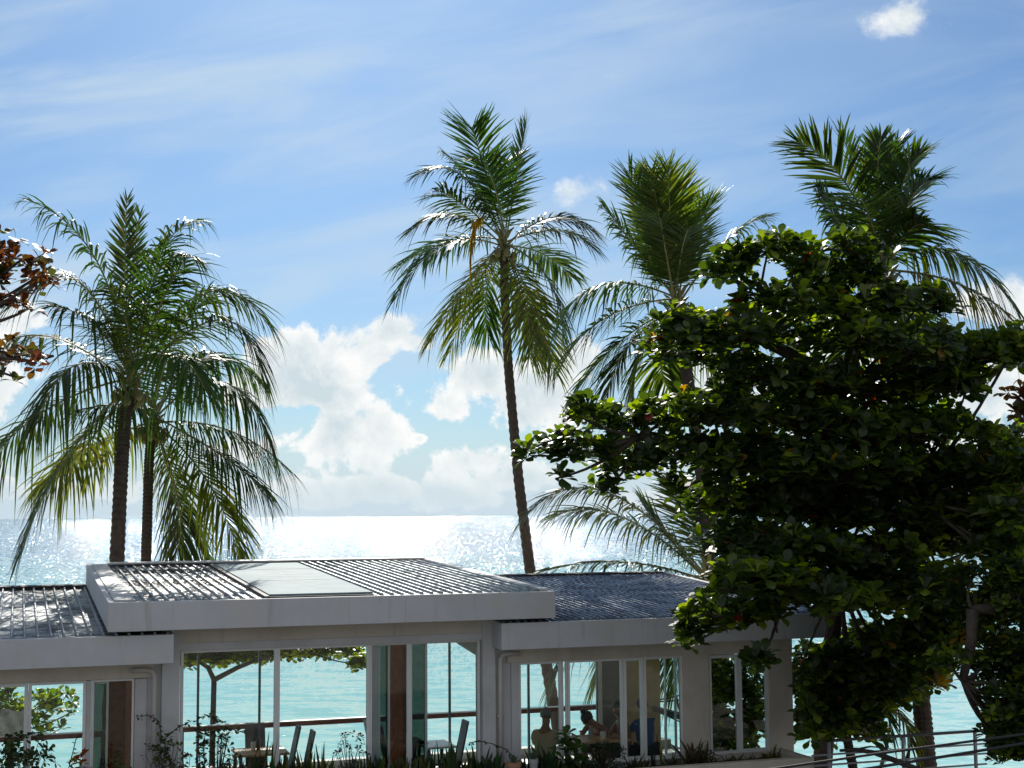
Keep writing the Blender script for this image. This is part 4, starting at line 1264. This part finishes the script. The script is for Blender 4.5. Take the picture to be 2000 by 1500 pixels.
for i_, (x_, y_, lb_) in enumerate([(455, 1474, 'low dark blades under the left corner of the first table'), (535, 1476, 'low dark blades in front of the first table centre'), (575, 1470, 'low dark blades before the left leaning chair'),
        (690, 1474, 'low dark blades under the violet shrub'), (712, 1462, 'dark blades at the foot of the edge on chair'), (765, 1470, 'dark blades under the reddish table'), (818, 1474, 'low dark blades under the pale table'), (900, 1470, 'low dark blades at the foot of the lone chair back'),
        (1020, 1470, 'dark blades between flower pot and agave'), (1090, 1466, 'dark blades right of the agave'), (1140, 1470, 'dark blades in front of the feathery bush')]):
    spiky(lb_, x_, y_, 12, .055, .45, 160 + i_, col=(.025, .045, .02))
pot('terracotta flower pot with grey succulent at the middle column', 1003, 1489, 28, 'terracotta', 141)
pot('pale grey flower pot half hidden behind the agave', 1042, 1482, 17, 'pot_grey', 142)

# ------------------------------------------------------------------ furniture
def table(label, px, py, wa, wd_, Hh=.75, mt='wood_table'):
    a, d = G(px, py, Hh + .09)
    root = thing('dining_table', label, 'table', tuple(W(a, d, .09)), TH)
    q = MB(); q.box(-wa / 2, wa / 2, -wd_ / 2, wd_ / 2, Hh - .035, Hh); q.build('tabletop', M[mt], root, bevel=.006)
    for sx in (-1, 1):
        for sy in (-1, 1):
            q = MB(); x, y = sx * (wa / 2 - .06), sy * (wd_ / 2 - .06)
            q.box(x - .025, x + .025, y - .025, y + .025, 0, Hh - .036); q.build('leg', M['chair_dark'], root)
    return a, d


def make_chair(label, a, d, rz, Hh=1.08):
    """plank chair facing local +x, tall slab back leaning away"""
    root = thing('plank_chair', label, 'chair', tuple(W(a, d, .09)), rz, 'plank back chairs at the tables')
    q = MB(); q.box(-.2, .22, -.2, .2, .42, .46); q.build('seat', M['chair_dark'], root, bevel=.006)
    q = MB(); q.hexa([(-.235, -.16, .30), (-.205, -.16, .30), (-.235, .16, .30), (-.205, .16, .30), (-.40, -.16, Hh), (-.37, -.16, Hh), (-.40, .16, Hh), (-.37, .16, Hh)])
    q.build('backrest', M['chair_dark'], root, bevel=.004)
    for x in (-.17, .19):
        for y in (-.17, .17):
            q = MB(); q.box(x - .02, x + .02, y - .02, y + .02, 0, .419); q.build('leg', M['chair_dark'], root)
    return root


t1 = table('brown timber dining table behind the first main window', 508, 1466, .80, .70)
t2 = table('reddish timber table against the brown panel', 792, 1448, .60, .80)
t3 = table('pale topped table right of the brown panel', 850, 1452, .50, .70, mt='ceramic')


def topat(px, py, d, Hh=1.08):
    """chair place whose backrest top shows at px on depth d"""
    return F(px, py, d)[0]


c1 = make_chair('dark chair with tall leaning back, left one of the leaning pair', topat(583, 1417, t1[1] + .15) - .38, t1[1] + .15, TH + pi)
specs = [('dark chair with tall leaning back, right one of the leaning pair and nearer', 611, 1432, t1[1] - .45, TH + pi, -.38),
         ('dark chair seen edge on beside the violet shrub', 715, 1418, t2[1] + .25, TH, .38),
         ('grey chair back standing in front of the brown panel', 741, 1432, t2[1] - .3, TH, .38),
         ('lone dark chair back leaning right before the middle column', 909, 1416, t3[1] + .05, TH + pi, -.38),
         ('grey chair back facing us behind the first table', 505, 1421, 2.75, TH - pi / 2, 0)]
for (lb, x, y, d, rz, off) in specs:
    a = topat(x, y, d) + off * 1.0
    # backrest top sits .38 behind the chair's middle
    copy_thing(c1, tuple(W(a, d, .09)), rz, lb)
# fix the first chair's offset in its own frame
c1.location = W(topat(583, 1417, t1[1] + .15) - .38, t1[1] + .15, .09)
# things on the tables
def cup(label, a, d, zt, h, r_, mt, name='cup'):
    root = MB()
    root.tube([(0, 0, 0), (0, 0, h * .5), (0, 0, h * .55), (0, 0, h)], [r_ * .8, r_, r_ * .98, r_ * 1.02], 12)
    o = root.build(name, M[mt], None); o.location = W(a, d, zt)
    return tag(o, label, name.replace('_', ' '))


ZT = .75 + .092
cup('dark sauce bottle on the first table', t1[0] - .02, t1[1] + .05, ZT, .17, .03, 'chair_dark', 'bottle')
cup('white napkin holder on the first table', t1[0] - .09, t1[1] + .10, ZT, .12, .04, 'ceramic', 'napkin_holder')
t4 = table('timber table the people lean over in the right wing', 1160, 1441, 1.0, .75)
cup('glass of iced drink on the table by the people', t4[0] - .10, t4[1] - .1, ZT, .16, .035, 'pot_grey', 'drinking_glass')
cup('white paper cup on the table in front of the leaning person', t4[0] + .10, t4[1] - .15, ZT, .11, .05, 'ceramic', 'cup')
make = make_chair('dark chair of the person in beige, in the right wing', t4[0] - .62, t4[1] - .25, TH + .2, .9)

# ------------------------------------------------------------------ people
def skin_mesh(name, verts, edges, rad, mt, parent, sub=2):
    me = bpy.data.meshes.new(name)
    me.from_pydata(verts, edges, [])
    me.materials.append(M[mt])
    o = bpy.data.objects.new(name, me); COL.objects.link(o); o.parent = parent
    sk = o.modifiers.new('skin', 'SKIN'); sk.use_smooth_shade = True
    for i, r_ in enumerate(rad):
        v = me.skin_vertices[0].data[i]
        v.radius = r_ if isinstance(r_, tuple) else (r_, r_)
    me.skin_vertices[0].data[0].use_root = True
    sb = o.modifiers.new('sub', 'SUBSURF'); sb.levels = sub; sb.render_levels = sub
    return o


def person(label, a, d, rz, lean, skin='skin', hair='hair', shirt=None, shorts='dark_cloth', hands=((.42, .10, .80), (.42, -.10, .80)), headtilt=0.0, bun=False, group='people at the table in the right wing'):
    """seated figure facing local +x"""
    root = thing('person', label, 'person', tuple(W(a, d, .09)), rz, group)
    V = []; E = []; Rr = []
    def add(p, r_, par=None):
        V.append(tuple(p)); Rr.append(r_)
        if par is not None: E.append((par, len(V) - 1))
        return len(V) - 1
    up = Vector((sin(lean), 0, cos(lean))); fw = Vector((cos(lean), 0, -sin(lean)))
    pel = Vector((0, 0, .54))
    p0 = add(pel, (.15, .12)); p1 = add(pel + up * .16, (.135, .10), p0); p2 = add(pel + up * .36, (.155, .11), p1)
    p3 = add(pel + up * .47, (.10, .075), p2); p4 = add(pel + up * .54, (.052, .052), p3)
    hu = Vector((sin(lean + headtilt), 0, cos(lean + headtilt))); hf = Vector((cos(lean + headtilt), 0, -sin(lean + headtilt)))
    hb = pel + up * .54
    h1 = add(hb + hu * .07 + hf * .015, (.066, .075), p4); h2 = add(hb + hu * .15 + hf * .01, (.078, .092), h1); h3 = add(hb + hu * .22, (.062, .075), h2)
    add(hb + hu * .115 + hf * .115, (.012, .012), h1)
    for s_ in (-1, 1):
        add(hb + hu * .13 + Vector((0, s_ * .088, 0)), (.012, .018), h2)
    sh = []
    for k, s_ in enumerate((1, -1)):
        S = add(pel + up * .42 + Vector((0, s_ * .17, 0)), (.055, .055), p2)
        H = Vector(hands[k]); Sp = Vector(V[S])
        el = (Sp + H) * .5 + Vector((-.02, s_ * .08, -.12))
        Eb = add(el, (.040, .040), S); Wr = add(H - (H - el).normalized() * .07, (.026, .022), Eb); Pm = add(H, (.032, .018), Wr)
        dr = (H - el).normalized(); sd = Vector((0, 0, 1)).cross(dr).normalized()
        for j in range(4):
            f1 = add(H + dr * .035 + sd * (.024 - .016 * j), .009, Pm); f2 = add(H + dr * (.065 - .006 * abs(j - 1)) + sd * (.026 - .017 * j) - Vector((0, 0, .012)), .008, f1)
        add(H + sd * s_ * -.04 + dr * .01, .010, Wr)
        sh.append((Sp, el))
    lg = []
    for s_ in (1, -1):
        hp = add(pel + Vector((.03, s_ * .09, -.03)), (.085, .085), p0); kn = add(Vector((.44, s_ * .11, .50)), (.060, .060), hp)
        an = add(Vector((.42, s_ * .11, .09)), (.036, .036), kn); add(Vector((.56, s_ * .12, .035)), (.035, .025), an); lg.append((Vector(V[hp]), Vector(V[kn])))
    body = skin_mesh('body', V, E, Rr, skin, root)
    # hair
    q = MB(); c = hb + hu * .165 - hf * .012; r = random.Random(hash(label) % 99)
    nu, nv = 16, 10
    base = 0
    for i in range(nv + 1):
        ph = pi * .62 * i / nv
        for j in range(nu):
            th = 2 * pi * j / nu
            drop = 1.0 if cos(th) < .2 else .75
            ph2 = ph * drop
            w_ = 1 + .05 * sin(5 * th + 3 * i)
            o_ = hf * (sin(ph2) * cos(th) * .112 * w_) + Vector((0, 1, 0)) * (sin(ph2) * sin(th) * .094 * w_) + hu * (cos(ph2) * .115)
            q.v.append(tuple(c + o_))
    for i in range(nv):
        for j in range(nu):
            q.f.append((i * nu + j, (i + 1) * nu + j, (i + 1) * nu + (j + 1) % nu, i * nu + (j + 1) % nu)); q.c.append((1, 1, 1))
    if bun:
        cb = c - hf * .05 + hu * .13
        q.tube([cb - hu * .05, cb - hu * .02, cb + hu * .02, cb + hu * .05], [.02, .05, .05, .02], 10)
    ho = q.build('hair', M[hair], root, smooth=True)
    so = ho.modifiers.new('thick', 'SOLIDIFY'); so.thickness = .012
    if shirt:
        V = []; E = []; Rr = []
        s0 = add(pel + up * .0, (.165, .135)); s1 = add(pel + up * .16, (.155, .12), s0); s2 = add(pel + up * .36, (.172, .13), s1); s3 = add(pel + up * .475, (.10, .075), s2)
        for (Sp, el) in sh:
            k1 = add(Sp, (.07, .07), s2); add(Sp.lerp(el, .75), (.06, .06), k1)
        skin_mesh('shirt', V, E, Rr, shirt, root)
    V = []; E = []; Rr = []
    s0 = add(pel - Vector((0, 0, .02)), (.165, .13))
    for (hp, kn) in lg:
        k1 = add(hp, (.10, .10), s0); add(hp.lerp(kn, .8), (.085, .085), k1)
    skin_mesh('shorts', V, E, Rr, shorts, root)
    return root


ta, td = t4
person('person in beige shirt with greying hair, back to us, left of the table', F(1062, 1400, td - .55)[0], td - .55, TH + 1.0, .25, skin='skin', hair='hair_grey', shirt='beige_cloth')
person('dark skinned bare shouldered person with dark hair leaning far over the table', F(1150, 1385, td + .55)[0] + .30, td + .55, TH + pi + .5, .72, headtilt=.35, bun=True, hands=((.50, .12, .80), (.52, -.10, .80)))
person('bare chested person in profile at the right of the table facing left', F(1212, 1385, td - .05)[0] + .10, td - .05, TH + pi, .18, headtilt=.1)
person('person in a blue top seated behind the right window posts', F(1245, 1395, td - .1)[0] + .15, td - .1, TH + pi * .6, .15, shirt='blue_cloth', skin='skin_pale')

# ------------------------------------------------------------------ cables, tarp, branch
def cable(label, pts, Y, r_=.011):
    P = [at(x, y, Y + dy) for (x, y, dy) in pts]
    full = []
    for k in range(len(P) - 1):
        for j in range(8):
            full.append(P[k].lerp(P[k + 1], j / 8))
    full.append(P[-1])
    q = MB(); o0 = full[0]
    q.tube([p - o0 for p in full], r_, 6)
    o = q.build('power_cable', M['rubber'], None, smooth=True); o.location = o0
    tag(o, label, 'cable', 'black overhead cables at the lower right')


cable('upper black cable rising to the right across the metal railing', [(1150, 1545, 0), (1516, 1501, 0), (1700, 1474, 0), (2000, 1434, 0), (2500, 1360, 0)], 12)
cable('lower black cable rising to the right below the upper one', [(1500, 1528, 0), (1703, 1500, 0), (1860, 1475, 0), (2000, 1452, 0), (2500, 1372, 0)], 12.4, .013)
q = MB()
b0 = at(1660, 1462, 21.2)
pl = [at(1640, 1466, 21.2), at(1672, 1464, 21.2), at(1706, 1470, 21.1), at(1745, 1484, 21.0), at(1800, 1506, 20.9), at(1850, 1560, 20.8)]
q.tube([p - b0 for p in pl], [.02, .03, .035, .04, .045, .05], 8)
q.tube([at(1672, 1464, 21.2) - b0, at(1700, 1458, 21.3) - b0, at(1740, 1462, 21.4) - b0], [.02, .012, .006], 6)
o = q.build('bare_branch', M['bark2'], None, smooth=True); o.location = b0
tag(o, 'thick bare dark branch crossing in front of the metal railing', 'branch')
q = MB()
u0, zt_ = F(-60, 1390, 3.7); u1, zb_ = F(47, 1386, 3.7); zl = F(0, 1446, 3.7)[1]
for i in range(24):
    for j in range(8):
        def pp(i, j):
            a = u0 + (u1 - u0) * i / 24; z = zl + (zb_ - zl) * j / 8
            return (a, 3.7 + .03 * sin(i * .9 + j * .8), z + .02 * sin(i * .5))
        q.quad(pp(i, j), pp(i + 1, j), pp(i + 1, j + 1), pp(i, j + 1))
o = q.build('canvas_screen', M['cap'], None); o.location = BO; o.rotation_euler = (0, 0, TH)
so = o.modifiers.new('thick', 'SOLIDIFY'); so.thickness = .01
tag(o, 'pale wrinkled canvas screen tied below the rail outside the left window', 'screen')

#@@MORE
